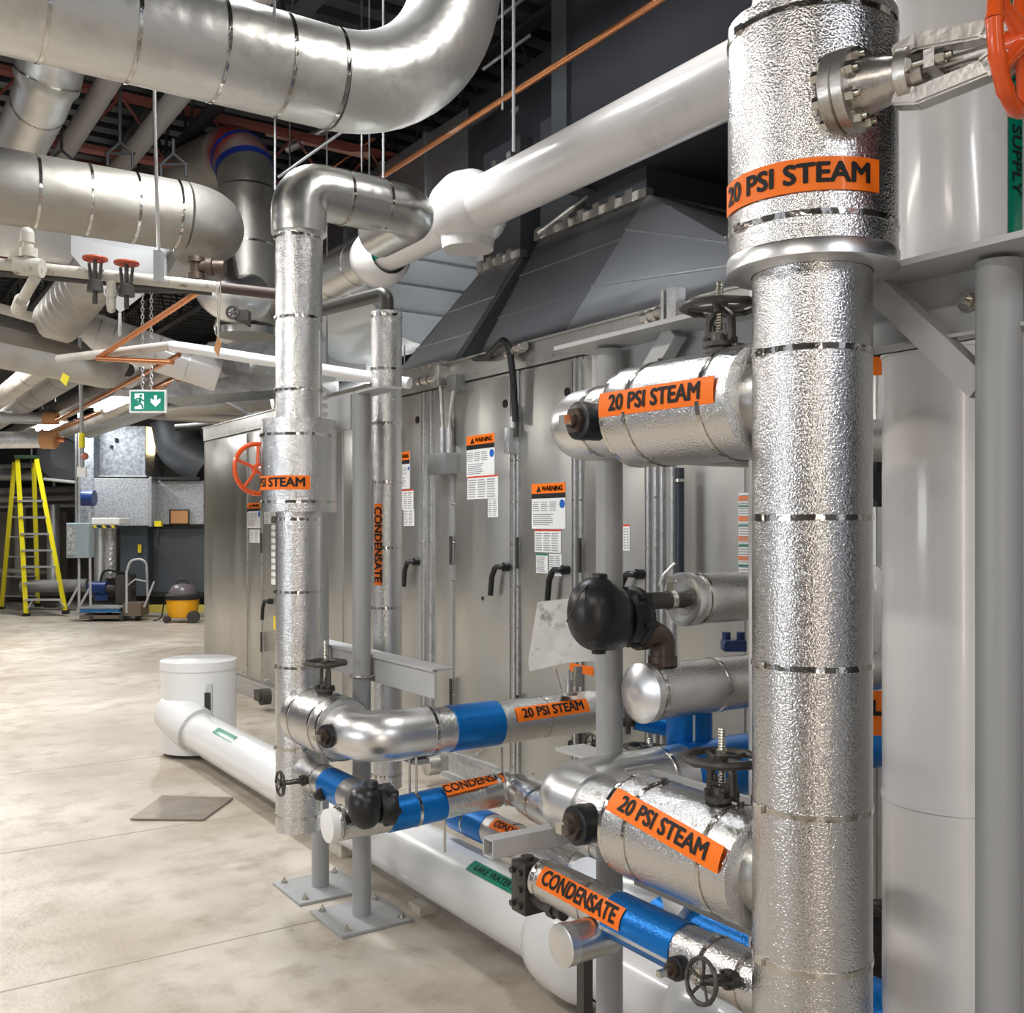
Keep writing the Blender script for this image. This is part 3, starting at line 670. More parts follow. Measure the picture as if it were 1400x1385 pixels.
# plastic shield sheet
T = thing('plastic_shield', 'smudged clear grey plastic sheet hanging behind the float trap', 'plastic sheet', (1.9, 2.4, 1.3))
bm = NB(); q = [P(735, 823, D=2.95), P(782, 818, D=3.0), P(800, 830, D=2.95), P(825, 893, D=2.9), P(818, 903, D=2.9), P(775, 906, D=2.92), P(724, 918, D=2.95), P(722, 905, D=2.95)]
poly(bm, q, V((.004, .004, 0))); obj('sheet', bm, SHEET, T)
T = thing('air_vent', 'small steel vent valve standing on the far blue banded steam line', 'valve', P(778, 946, D=4.1))
c = P(778, 950, D=4.1)
bm = NB(); revolve(bm, c, Z_, [(0, .035), (.012, .035), (.014, .015), (.05, .012), (.052, .018), (.065, .018)], n=16); cyl(bm, c, c+Z_*.1, .008, n=8); obj('body', bm, CSTL, T)
bm = NB(); obox(bm, P(762, 928, D=4.12), V((.3, 0, -.95)).normalized(), Y_, X_, .09, .02, .006); obox(bm, P(790, 925, D=4.12), Z_, Y_, X_, .08, .02, .03); obj('bracket', bm, CSTL, T)
bm = NB(); obox(bm, P(795, 915, X=2.6), Y_, X_, Z_, .16, .004, .035); tag(obj('orange_tag', bm, ORG), 'small orange tag seen under the plastic shield', 'tag')

# ================================================================== SUPPORT FRAMES
def post(x, y, zt, label, r=.038, plate=True):
    T = thing('support_post', label, 'post', (x, y, 0))
    bm = NB(); cyl(bm, (x, y, .014), (x, y, zt), r, n=32); obj('column', bm, GRAY, T)
    if plate:
        bm = NB(); box(bm, (x-.16, y-.16, 0), (x+.16, y+.16, .014), .002); p = obj('base_plate', bm, GRAY, T)
        for sx in (-1, 1):
            for sy in (-1, 1):
                bm = NB(); c = V((x+sx*.12, y+sy*.12, .014)); cyl(bm, c, c+Z_*.004, .016, n=16); hexnut(bm, c+Z_*.004, Z_, .011, .01); cyl(bm, c+Z_*.014, c+Z_*.024, .006, n=8)
                obj('anchor_bolt', bm, BOLT, p)
    return T
post(1.806, 3.83, 2.15, 'round grey steel post with floor plate, front one of the far pair')
post(1.80, 4.24, 2.1, 'round grey steel post with floor plate, rear one beneath the far riser')
P3 = post(1.80, 2.22, 2.09, 'round grey steel post in the centre behind the float trap', .0375)
P4 = post(1.80, 1.08, 2.09, 'thick grey steel post at the right edge of the picture', .0405)
# top channel near: web + flanges
T = thing('support_beam', 'long grey steel channel joining the tops of the near posts', 'beam', (1.8, 1.7, 2.1))
bm = NB(); box(bm, (1.71, .9, 2.10), (1.86, 2.36, 2.112)); box(bm, (1.848, .9, 1.965), (1.86, 2.36, 2.10)); box(bm, (1.80, .9, 1.965), (1.86, 2.36, 1.972)); obj('channel', bm, GRAYL, T, smooth=False)
bm = NB(); c = V((1.846, 1.17, 2.04)); hexnut(bm, c, -X_, .017, .014); cyl(bm, c, c-X_*.026, .009, n=12); cyl(bm, c, c-X_*.003, .022, n=20); obj('bolt', bm, BOLT, T)
for s, yy in ((1, 1.08), (-1, 2.22)):
    bm = NB(); a = V((1.80, yy+s*.03, 1.86)); b_ = V((1.80, yy+s*.27, 2.1)); d = (b_-a).normalized()
    obox(bm, (a+b_)/2, d, X_, d.cross(X_), (b_-a).length, .04, .05); obj('brace', bm, GRAYL, T, smooth=False)
# far lower beam
T = thing('support_beam', 'grey steel angle beam clamped to the far post at waist height', 'beam', (1.85, 3.8, 1.0))
bm = NB(); box(bm, (1.84, 3.3, 1.065), (1.93, 4.45, 1.075)); box(bm, (1.85, 3.3, .965), (1.86, 4.45, 1.07)); obj('channel', bm, GRAYL, T, smooth=False)
bm = NB(); ring = [V((1.806+.045*math.cos(a), 3.83+.045*math.sin(a), .99)) for a in [2*PI*i/24 for i in range(25)]]; sweep(bm, ring, .006, n=8, cap=False); obj('u_bolt', bm, BOLT, T)
T = thing('support_beam', 'short grey steel bracket plate at the top of the far posts', 'beam', (1.8, 4.1, 2.1))
bm = NB(); box(bm, (1.77, 3.86, 2.0), (1.782, 4.2, 2.14)); box(bm, (1.77, 3.6, 2.14), (1.87, 4.2, 2.15)); obj('plate', bm, GRAYL, T, smooth=False)
bm = NB(); 
for k in range(5): c = V((1.72, 4.02, 2.0+.035*k)); revolve(bm, c, V((0, -1, 0)), [(0, .014), (.02, .012)], n=8)
obj('chain_clamp', bm, CSTL, T)
# square tube arm by near elbow & cap arm below far elbow
T = thing('tube_bracket', 'open ended grey square tube arm under the near lower elbow', 'bracket', (1.6, 2.22, .74))
def tube_sq(bm, c0, c1, s, th=.005):
    x0, x1 = c0[0], c1[0]; y, zc = c0[1], c0[2]
    for (dy, dz, sy, sz) in ((0, s/2, s, th), (0, -s/2, s, th), (s/2, 0, th, s), (-s/2, 0, th, s)):
        box(bm, (x0, y+dy-sy/2, zc+dz-sz/2), (x1, y+dy+sy/2, zc+dz+sz/2))
bm = NB(); tube_sq(bm, (1.42, 2.25, .765), (1.8, 2.25, .765), .045); obj('square_tube', bm, GRAYL, T, smooth=False)
T = thing('tube_bracket', 'grey square steel saddle carrying the far smooth elbow', 'bracket', (1.75, 3.75, .72))
bm = NB(); tube_sq(bm, (1.62, 3.74, .715), (1.81, 3.74, .715), .06); box(bm, (1.77, 3.3, .73), (1.83, 3.8, .748)); obj('square_tube', bm, GRAY, T, smooth=False)
T = thing('support_beam', 'light grey steel beam passing low behind the near steam branch', 'beam', (1.85, 1.7, .65))
bm = NB(); box(bm, (1.83, 1.5, .62), (1.86, 2.15, .68)); box(bm, (1.76, 1.5, .68), (1.86, 2.15, .688)); obj('channel', bm, GRAYL, T, smooth=False)
T = thing('support_beam', 'light grey steel angle crossing the centre post at knee height', 'beam', (1.85, 2.25, .95))
bm = NB(); box(bm, (1.76, 2.1, .945), (1.86, 2.42, .955)); box(bm, (1.845, 1.5, .86), (1.857, 2.42, .945)); obj('channel', bm, GRAYL, T, smooth=False)
bm = NB(); box(bm, P(800, 1385, D=2.7)-V((.02, .02, .1)), P(800, 1250, D=2.7)+V((.01, .01, .0))); tag(obj('dark_angle_leg', bm, DIRTY, smooth=False), 'dark steel angle leg standing beside the centre post', 'bracket')
# hanger rods between steam and condensate lines
for k, (x, y0, y1, D) in enumerate(((560, 1035, 1095, 3.75), (569, 1035, 1095, 3.7), (686, 1022, 1068, 3.95), (608, 1120, 1165, 3.7))):
    bm = NB(); cyl(bm, P(x, y0, D=D), P(x, y1, D=D), .005, n=8)
    tag(obj('threaded_rod', bm, CSTL), ('left', 'right', 'single', 'short')[k]+' thin steel rod hanging under the far steam line' , 'rod', 'rods under the far steam line')

# ================================================================== WHITE LAKE WATER MAIN, DRUM
T = thing('water_main', 'big white jacketed water main running low along the floor', 'pipe', (2.09, 4, .2))
LX, LZ, LR = 2.09, .2, .132
for a, b_ in ((7.25, 5.6), (5.6, 4.0), (4.0, 2.65)):
    bm = NB(); cyl(bm, (LX, a, LZ), (LX, b_, LZ), LR, n=48); obj('jacket', bm, WPVC, T)
bm = NB(); cyl(bm, (LX, 2.7, LZ), (LX, .3, LZ), LR-.005, n=48); obj('jacket', bm, WPVC, T)
for yc in (2.72, 2.02):
    bm = NB(); revolve(bm, (LX, yc+.17, LZ), -Y_, [(0, LR), (.02, LR+.012), (.05, LR+.035), (.1, LR+.045), (.22, LR+.045), (.28, LR+.03), (.32, LR+.008), (.34, LR)], n=48, close=False); obj('fitting_cover', bm, WPVC, T)
sticker(T, 'LAKE WATER SUPPLY', (LX, 3.10, LZ), Y_, V((-.5, 0, .85)).normalized(), -Y_, LR, .46, .05, .04, m=GRN, bold=.01, condense=.95)
sticker(T, '', (LX, 6.25, LZ), Y_, V((-.5, 0, .85)).normalized(), -Y_, LR, .36, .05, .04, m=GRN)
DX, DY = 2.17, 7.28
T = thing('water_drum', 'white upright capped drum at the far end of the floor main', 'drum', (DX, DY, 0))
bm = NB(); cyl(bm, (DX, DY, .03), (DX, DY, .62), .258, n=56); obj('shell', bm, WPVC, T)
bm = NB(); revolve(bm, (DX, DY, .6), Z_, [(0, .262), (.06, .262), (.064, .255), (.066, .01)], n=56); obj('lid', bm, WPVC, T)
bm = NB(); e = path([(LX-.02, 7.0, LZ+.02), (LX-.06, 7.1, .26), (LX-.08, 7.3, .3)], .1, 6); sweep(bm, e, [.15]*len(e), n=40); obj('inlet_elbow', bm, WPVC, T)
bm = NB(); c = P(280, 955, D=7.06); obox(bm, c, RV, DV, Z_, .11, .05, .2); obj('open_hatch', bm, GALV, T, label='small square opening with metal rim')
bm = NB(); obox(bm, c-DV*.026+RV*.012-Z_*.02, RV, DV, Z_, .07, .006, .13); obj('opening_dark_plate', bm, BLK, T)  # flat black plate, the shade inside the hatch put into colour
bm = NB(); cyl(bm, (DX, DY, 0), (DX, DY, .03), .2, n=32); obj('foot', bm, DIRTY, T)
bm = NB(); box(bm, (2.2, 6.2, 0), (2.6, 6.7, .012)); tag(obj('floor_plate', bm, GRAY, smooth=False), 'thin grey base plate under the white drum pipe', 'plate')
q = [P(178, 1121, Z=.004), P(278, 1122, Z=.004), P(319, 1092, Z=.004), P(222, 1089, Z=.004)]
bm = NB(); poly(bm, q, Z_*.008); tag(obj('steel_floor_plate', bm, mat('worn_floor_plate', (.24, .21, .18), .4, .6, dirt=((.35, .3, .24), 8, .4, .7)), smooth=False), 'loose dark steel plate lying on the bare concrete', 'plate')
bm = NB(); box(bm, P(575, 1246, Z=.0)-V((.03, .05, 0)), P(575, 1246, Z=0)+V((.05, .05, .035))); tag(obj('steel_offcut', bm, BEIGE, smooth=False), 'small beige steel block left on the floor under the main', 'offcut')
bm = NB(); box(bm, P(470, 1165, Z=.0)-V((.05, .08, 0)), P(470, 1165, Z=0)+V((.05, .08, .12))); tag(obj('anchor_block', bm, BEIGE, smooth=False), 'beige steel block behind the rear far post', 'offcut')

# ---- big white vertical pipe at right and slim one
T = thing('vertical_main', 'wide glossy white vertical main between the near riser and right post', 'pipe', (2.19, 1.43, 0))
bm = NB(); cyl(bm, (2.19, 1.43, 0), (2.19, 1.43, 2.02), .155, n=56); obj('jacket', bm, WPVC2, T)
bm = NB(); cyl(bm, (2.19, 1.43, 2.0), (2.19, 1.43, 5.2), .158, n=56); obj('jacket', bm, WPVC2, T)
bm = NB(); revolve(bm, (2.19, 1.43, .96), Z_, [(0, .156), (.0, .1575), (.01, .1575), (.01, .156)], n=56, close=False); obj('seam', bm, WPVC, T)
bm = NB(); cyl(bm, (2.09, 1.3, 1.96), (2.09, 1.3, 2.05), .001, n=4); bm.free()
c = P(1379, 200, D=2.3)
sticker(T, 'LAKE WATER SUPPLY', (2.19, 1.43, 2.56), Z_, V((-.05, -1, 0)).normalized(), -Z_, .158, .95, .05, .045, m=GRN, bold=.01)
bm = NB(); cyl(bm, (2.10, 1.91, 0), (2.10, 1.91, 2.3), .055, n=32); tag(obj('slim_white_pipe', bm, WPVC2), 'slim white vertical pipe just behind the near riser', 'pipe')
T = thing('cylinder_vessel', 'white rounded vessel end peeping out right of the near riser', 'vessel', (2.9, 2.0, 1.3))
c = P(1192, 833, D=3.2); bm = NB(); bmesh.ops.create_uvsphere(bm, u_segments=28, v_segments=18, radius=.14)
for v in bm.verts: v.co = V((v.co.x*.4, v.co.y*.4, v.co.z)) + c
obj('end_dome', bm, WPVC2, T)
for k, (x, y, hh) in enumerate(((1203, 485, .12), (1199, 975, .13))):
    c = P(x, y, D=3.0); bm = NB(); obox(bm, c, RV, DV, Z_, .07, .005, hh); T = thing('orange_notice', ('upper', 'lower')[k]+' orange notice in the gap right of the near riser', 'sign', c)
    obj('panel', bm, ORG, T, smooth=False)
    bm = NB(); obox(bm, c-DV*.006+Z_*.0, RV, DV, Z_, .04, .004, .012); obox(bm, c-DV*.006-RV*.012+Z_*.02, RV, DV, Z_, .012, .004, .04); obj('mark', bm, INK, T, smooth=False)

# ================================================================== AIR HANDLING UNIT
UX = 3.28; UT = 2.63; UB = .17
U = thing('air_handling_unit', 'long galvanised air handling unit with many access doors', 'machine', (UX, 5, 0))
bm = NB(); box(bm, (UX+.03, .3, .02), (UX+2.6, 10.78, UT-.02)); obj('casing', bm, AHU, U, smooth=False)
bm = NB(); box(bm, (UX-.02, .3, 0), (UX+.05, 10.8, .035)); box(bm, (UX-.005, .3, .03), (UX+.05, 10.8, UB-.01)); box(bm, (UX-.03, .3, UB-.02), (UX+.05, 10.8, UB)); obj('base_rail', bm, GALV, U, smooth=False)
bm = NB(); box(bm, (UX-.015, .3, UT-.13), (UX+.06, 10.8, UT)); box(bm, (UX-.03, .3, UT), (UX+.1, 10.8, UT+.012)); obj('top_rail', bm, AHU2, U, smooth=False)
def uy(x): return P(x, 700, X=UX).y
def uz(x, y): return P(x, y, X=UX).z
def panel(x0, x1, door=False, nm='panel', z0=UB+.01, z1=UT-.15, proud=.012, m=None):
    y0, y1 = uy(x0), uy(x1); bm = NB(); box(bm, (UX-proud, y0, z0), (UX+.03, y1, z1), .004)
    return obj(nm, bm, m or AHU, U)
doors = [(282, 339), (342, 359), (362, 470), (472, 541), (545, 578), (597, 621), (625, 699), (715, 784), (802, 884), (928, 1020), (1024, 1100), (1106, 1200)]
dobj = {}
for a, b_ in doors: dobj[a] = panel(a, b_, nm='access_door' if (b_-a) > 30 else 'filler_panel')
seam = NB(); box(seam, (UX-.004, .3, UB), (UX+.028, 10.8, UT-.14)); obj('frame_face', seam, AHU2, U, smooth=False)
for x, wd in ((582, 2.4), (592, 2), (706, 2.5), (711, 1), (789, 2), (797, 2), (889, 2), (899, 1.5), (908, 3), (922, 2)):
    bm = NB(); y = uy(x); box(bm, (UX-.02, y-.009, UB), (UX, y+.009, UT-.14), .003); obj('mullion', bm, GALV, U)
# screws along the frame
bm = NB()
for x in (341, 361, 581, 592, 623, 704, 712, 788, 798, 888, 900):
    y = uy(x); zz = .3
    while zz < 2.4: cyl(bm, (UX-.024, y, zz), (UX-.01, y, zz), .006, n=6); zz += .24
yy = .5
while yy < 10.7: cyl(bm, (UX-.034, yy, UB+.05), (UX, yy, UB+.05), .006, n=6); cyl(bm, (UX-.022, yy, UT-.1), (UX, yy, UT-.1), .006, n=6); yy += .2
obj('screws', bm, BOLT, U, kind='stuff')
bm = NB()
for a, dz in ((621, 0), (712, .02), (798, .0), (361, 0), (545, 0)):
    for zz in (.55, 1.45, 2.2):
        cyl(bm, (UX-.026, uy(a), zz-.09), (UX-.026, uy(a), zz+.09), .01, n=8)
obj('hinges', bm, CAST, U)
def handle(x, y):
    c = P(x, y, X=UX-.012); bm = NB(); cyl(bm, c, c-X_*.035, .026, n=20); a = c-X_*.05
    sweep(bm, path([c-X_*.02, a, a+V((0, .06, .0)), a+V((0, .10, -.06)), a+V((0, .115, -.17))], .03, 4), [.017, .018, .018, .018, .018, .018, .017, .017, .016, .016, .015, .015, .014, .014, .013, .012][:1]*1 or .017, n=10) if False else sweep(bm, path([c-X_*.02, a, a+V((0, .06, 0)), a+V((0, .10, -.06)), a+V((0, .115, -.17))], .03, 4), .0165, n=10)
    obj('lever_handle', bm, RUB, U, label='black plastic lever handle')
for x, y in ((572, 768), (695, 775), (776, 779), (878, 785), (372, 822)): handle(x, y)
for x, y in ((571, 574), (691, 552), (776, 536), (781, 1018)):
    c = P(x, y, X=UX-.012); bm = NB(); cyl(bm, c, c-X_*.006, .024, n=20); obj('test_port', bm, INK, U, label='black round test port')
for x, y in ((660, 818), ):
    c = P(x, y, X=UX-.012); bm = NB(); cyl(bm, c, c-X_*.004, .012, n=12); obj('test_port', bm, INK, U)
def ulabel(x0, y0, x1, y1, kind, nm='label_sheet'):
    a = P(x0, y0, X=UX-.014); b_ = P(x1, y1, X=UX-.014); ya, yb = a.y, b_.y; z1 = a.z; z0 = b_.z; w_ = ya-yb; h_ = z1-z0
    bm = NB(); box(bm, (UX-.0145, yb, z0), (UX-.0125, ya, z1)); L_ = obj(nm, bm, WHT, U, smooth=False, label='white instruction label with '+{'w': 'orange warning header', 's': 'small grey print', 'r': 'red header strip', 'g': 'green header strip', 'm': 'orange and green markings'}[kind])
    def quad(u0, v0, u1, v1, m_, n_, dx=.0006):
        bm = NB(); x_ = UX-.0145-dx
        poly(bm, [(x_, ya-u0*w_, z1-v0*h_), (x_, ya-u0*w_, z1-v1*h_), (x_, ya-u1*w_, z1-v1*h_), (x_, ya-u1*w_, z1-v0*h_)], V((.0004, 0, 0))); obj(n_, bm, m_, L_, smooth=False)
    def lines(v0, v1, n_, cols, u0=.04, u1=.96):
        bm = NB(); x_ = UX-.0152
        for i in range(n_):
            v = v0+(v1-v0)*(i+.3)/n_
            for cidx in range(cols):
                ua = u0+(u1-u0)*cidx/cols; ub = u0+(u1-u0)*(cidx+.86-.2*random.random())/cols
                poly(bm, [(x_, ya-ua*w_, z1-v*h_), (x_, ya-ua*w_, z1-(v+(v1-v0)/n_*.42)*h_), (x_, ya-ub*w_, z1-(v+(v1-v0)/n_*.42)*h_), (x_, ya-ub*w_, z1-v*h_)], V((.0003, 0, 0)))
        obj('small_print', bm, PRINT, L_, smooth=False, kind='stuff')
    if kind == 'w':
        quad(0, 0, 1, .22, ORG, 'header'); quad(0, .22, 1, .33, INK, 'black_strip')
        flat_text(L_, 'WARNING', (UX-.0158, ya-w_*.62, z1-h_*.12), -Y_, Z_, h_*.15, bold=.03, condense=w_*.6/(h_*.15*5.0))
        bm = NB(); x_ = UX-.0158; poly(bm, [(x_, ya-w_*.22, z1-h_*.04), (x_, ya-w_*.14, z1-h_*.19), (x_, ya-w_*.30, z1-h_*.19)], V((.0004, 0, 0))); obj('warning_triangle', bm, INK, L_, smooth=False)
        lines(.39, .62, 5, 3, .03, .8); lines(.66, .93, 6, 1, .05, .75)
        bm = NB(); c = V((UX-.0148, ya-w_*.91, z1-h_*.46)); cyl(bm, c, c-X_*.001, w_*.075, n=20); obj('blue_disc', bm, BLUP, L_, smooth=False)
    elif kind == 's': lines(.06, .94, 9, 2)
    elif kind == 'r': quad(0, 0, 1, .07, REDP, 'header'); lines(.12, .95, 8, 3)
    elif kind == 'g': quad(0, 0, 1, .08, GRN, 'header'); lines(.12, .95, 8, 1)
    elif kind == 'm':
        for k in range(4):
            quad(0, .04+k*.25, 1, .10+k*.25, ORG, 'orange_strip'); quad(0, .15+k*.25, 1, .18+k*.25, GRN, 'green_strip')
        lines(.02, .98, 30, 1)
ulabel(638, 597, 676, 651, 'w'); ulabel(639, 652, 681, 681, 'r'); ulabel(667, 681, 681, 707, 's')
ulabel(727, 662, 773, 723, 'w'); ulabel(731, 724, 767, 756, 'r'); ulabel(733, 757, 749, 784, 'g'); ulabel(751, 757, 768, 788, 's')
ulabel(545, 619, 560, 668, 'w'); ulabel(545, 670, 565, 697, 'r'); ulabel(552, 697, 566, 719, 's')
ulabel(849, 717, 861, 753, 'r'); ulabel(1010, 674, 1040, 784, 'm')
ulabel(338, 688, 356, 722, 'w'); ulabel(341, 724, 355, 742, 's'); ulabel(361, 700, 377, 716, 's'); ulabel(371, 706, 378, 800, 's')
bm = NB(); c = P(377, 852, X=UX-.014); box(bm, c+V((0, .06, .06)), c+V((.002, -.06, -.06))); obj('yellow_sticker', bm, mat('yellow_vinyl', (.85, .62, .02), .4), U, smooth=False, label='small yellow sticker')
# electrical boxes, conduit
T = thing('junction_box', 'grey junction box with paired conduits on the unit casing', 'electrical box', P(610, 635, X=UX))
a = P(597, 622, X=UX-.03); b_ = P(622, 648, X=UX-.03); bm = NB(); box(bm, (UX-.1, b_.y, b_.z), (UX-.01, a.y, a.z), .004); obj('enclosure', bm, mat('dull_zinc', (.3, .31, .31), .4, .7), T)
for xx in (605, 614):
    bm = NB(); sweep(bm, path([P(xx, 622, X=UX-.06), P(xx, 585, X=UX-.06), P(604 if xx == 605 else 617, 555, X=UX-.06), P(602 if xx == 605 else 622, 522, X=UX-.06)], .05, 5), .014, n=10); obj('conduit', bm, CSTL, T)
    bm = NB(); cyl(bm, P(xx, 622, X=UX-.06), P(xx, 585, X=UX-.06), .02, n=12); obj('conduit', bm, GALV, T)
T = thing('switch_box', 'small steel switch box with fittings on the top rail', 'electrical box', P(600, 510, X=UX-.1))
a = P(593, 500, X=UX-.1); bm = NB(); box(bm, a+V((0, .05, .0)), a+V((.1, -.06, -.13)), .004); obj('enclosure', bm, CSTL, T)
a = P(612, 512, X=UX-.1); bm = NB(); box(bm, a+V((.02, .05, .0)), a+V((.1, -.06, -.1)), .004); obj('enclosure', bm, mat('dull_zinc', (.3, .31, .31), .4, .7), T)
bm = NB()
for k in range(5): cyl(bm, P(573+5*k, 522-k, X=UX-.08), P(577+5*k, 521-k, X=UX-.08), .03-.004*(k % 2), n=10)
obj('fitting', bm, CSTL, T)
T = thing('flexible_conduit', 'looping black cable rising over the unit top rail', 'cable', P(700, 480, X=UX-.05))
bm = NB(); sweep(bm, path([P(622, 495, X=UX+.1), P(665, 488, X=UX-.05), P(689, 463, X=UX-.1), P(697, 478, X=UX-.08), P(702, 520, X=UX-.06), P(705, 576, X=UX-.05)], .06, 6), .02, n=12); obj('cable', bm, RUB, T)
bm = NB(); a = P(702, 578, X=UX-.02); cyl(bm, a+Z_*.03, a-Z_*.03, .028, n=14); box(bm, a+V((-.05, .025, -.03)), a+V((.01, -.03, -.18)), .004); obj('connector_box', bm, GALV, T)
bm = NB()
for k in range(6): c = P(694+4*k, 484-2*k, X=UX-.06); cyl(bm, c, c+V((0, -.03, 0)), .03-.006*(k % 2), n=10)
obj('fitting', bm, CSTL, T)
T = thing('vertical_duct_strip', 'dark vertical pipe with steel clip on the right of the unit', 'pipe', P(928, 660, X=3.2))
bm = NB(); cyl(bm, P(929, 640, X=3.2), P(929, 800, X=3.2), .022, n=14); obj('pipe', bm, mat('dark_slate', (.03, .04, .055), .4), T)
bm = NB(); cyl(bm, P(929, 655, X=3.2), P(929, 659, X=3.2), .028, n=14); obj('clip', bm, BOLT, T)
T = thing('rail_clamps', 'row of steel pipe clamps on the unit top rail behind the near beam', 'clamp', P(900, 430, X=3.2))
bm = NB()
for k in range(3):
    c = P(885+10*k, 434-4*k, X=3.2); cyl(bm, c-Z_*.03, c+Z_*.03, .016, n=10); cyl(bm, c-Y_*.02, c+Y_*.03, .026, n=10)
obj('clamp', bm, CSTL, T)
bm = NB(); c = P(918, 420, X=3.2); box(bm, c+V((-.03, .04, .08)), c+V((.03, .02, -.06))); box(bm, c+V((-.03, .0, .08)), c+V((.03, -.06, -.06))); obj('bracket', bm, GALV, T, smooth=False)

# ---- unit footing controls: small round pump gauge near foot
T = thing('drain_valve', 'black round drain fitting at the foot of the unit', 'valve', P(368, 952, X=3.1))
c = P(368, 952, X=3.15); bm = NB(); cyl(bm, c, c-X_*.08, .07, n=20); cyl(bm, c-X_*.08, c-X_*.1, .04, n=16); obox(bm, c+V((-.03, .1, 0)), X_, Y_, Z_, .1, .12, .09); obj('body', bm, CAST, T)
T = thing('drain_valve', 'grey threaded drain fitting on the floor behind the far run', 'valve', P(600, 1045, X=3.1))
c = P(598, 1045, X=3.1); bm = NB(); cyl(bm, c, c-X_*.08, .06, n=20); obox(bm, c+V((.03, .06, 0)), X_, Y_, Z_, .1, .12, .09); obj('body', bm, CSTL, T)

# ================================================================== HOODS ABOVE THE UNIT
T = thing('transition_hood', 'large galvanised transition hood with shade-toned front rising from the unit, right one', 'duct', (3.8, 4.9, UT))
X0, X1, Z0, Z1 = 3.34, 3.8, UT+.012, 3.46
p1, p2, p3, p4 = V((X0, 5.42, Z0)), V((X0, 4.53, Z0)), V((X1, 4.35, Z1)), V((X1, 5.40, Z1))
HM = mat('shaded_hood_sheet', (.25, .26, .275), .36, .8, bump=[('n', 2.5, .2, .03)])  # darker copy of the hood sheet, shade put into its colour
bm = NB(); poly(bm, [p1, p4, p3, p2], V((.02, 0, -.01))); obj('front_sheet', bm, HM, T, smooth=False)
p5 = V((X0, 2.9, Z0)); p6 = V((4.9, 4.35, Z1)); p7 = V((4.9, 2.9, Z0))
bm = NB(); poly(bm, [p2, p3, p5], V((.01, .01, -.01))); obj('gore_sheet', bm, HOOD, T, smooth=False)
bm = NB(); poly(bm, [p5, p3, p6, p7], V((0, .01, -.01))); obj('side_sheet', bm, HOOD, T, smooth=False)
bm = NB(); q1, q4, q6, q7 = V((X0, 5.42, Z0)), V((X1, 5.40, Z1)), V((4.9, 5.4, Z1)), V((4.9, 5.42, Z0)); poly(bm, [q1, q7, q6, q4], V((0, -.02, 0))); obj('rear_sheet', bm, HOODD, T, smooth=False)
def seamrod(a, b_, r=.007, m=HOOD, nm='standing_seam'):
    bm = NB(); cyl(bm, a, b_, r, n=8); obj(nm, bm, m, T)
for f in (.33, .68): seamrod(p1.lerp(p4, f), p2.lerp(p3, f), m=HM)
for f in (.35, .75): seamrod(p2.lerp(p3, f)-X_*.003, p5.lerp(p7, .0).lerp(p6, f*.0)+(V((X0, 2.9, Z0))-p5) + (p3-p5)*0 + (p5.lerp(p3, f*.42)-p5))
for f in (.4, .8): seamrod(p3.lerp(p5, 1-f), p6.lerp(p7, 1-f))
bm = NB()
box(bm, p4+V((-.03, .02, -.02)), p3+V((.03, -.02, .03)))
for k in range(7):
    c = p4.lerp(p3, (k+.3)/7); box(bm, c+V((-.05, .03, -.03)), c+V((.01, -.03, .045)))
obj('flange_joint', bm, CSTL, T, smooth=False)
T = thing('transition_hood', 'smaller bright galvanised transition hood rising from the unit, left one', 'duct', (3.8, 6, UT))
p1, p2, p3, p4 = V((X0, 6.62, Z0)), V((X0, 5.73, Z0)), V((X1, 5.6, 3.40)), V((X1, 6.1, 3.40))
bm = NB(); poly(bm, [p1, p4, p3, p2], V((.02, 0, -.01))); obj('front_sheet', bm, HOOD, T, smooth=False)
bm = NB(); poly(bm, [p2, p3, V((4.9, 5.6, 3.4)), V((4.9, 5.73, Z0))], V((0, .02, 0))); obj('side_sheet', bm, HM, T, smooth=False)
bm = NB(); poly(bm, [p1, p4, V((4.9, 6.1, 3.4)), V((4.9, 6.6, Z0))], V((0, -.02, 0))); obj('rear_sheet', bm, HOOD, T, smooth=False)
for f in (.3, .62): seamrod(p1.lerp(p4, f), p2.lerp(p3, f))
bm = NB(); 
for k in range(4):
    c = p4.lerp(p3, (k+.3)/4); box(bm, c+V((-.05, .03, -.03)), c+V((.01, -.03, .045)))
box(bm, p4+V((-.03, .02, -.02)), p3+V((.03, -.02, .03)))
obj('flange_joint', bm, CSTL, T, smooth=False); bm = NB()
box(bm, p1+V((-.03, .0, -.01)), p2+V((.02, 0, .03)))
for k in range(9): c = p1.lerp(p2, (k+.3)/9); box(bm, c+V((-.04, .02, -.01)), c+V((.01, -.02, .04)))
obj('flange_joint', bm, CSTL, T, smooth=False)
# necks and dark ducts
T = thing('main_duct', 'wide black insulated duct overhead behind the white pipe', 'duct', (4.2, 2.5, 3.6))
bm = NB(); box(bm, (3.6, .2, 3.62), (4.8, 4.87, 5.0), .02); obj('insulated_box', bm, BLKD, T)
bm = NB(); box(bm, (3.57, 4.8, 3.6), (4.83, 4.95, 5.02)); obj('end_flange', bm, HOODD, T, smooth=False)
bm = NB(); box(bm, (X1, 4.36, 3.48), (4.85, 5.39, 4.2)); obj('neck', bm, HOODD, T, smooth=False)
T = thing('branch_duct', 'dark sheet metal duct piece with rounded shoulder beside the copper pipe', 'duct', (4.0, 5.8, 4))
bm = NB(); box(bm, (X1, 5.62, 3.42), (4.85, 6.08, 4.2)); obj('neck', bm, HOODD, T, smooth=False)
bm = NB(); box(bm, (3.9, 5.0, 3.9), (4.8, 6.5, 4.75), .06); obj('shoulder', bm, mat('slate_sheet_metal', (.06, .065, .075), .4, .4), T)
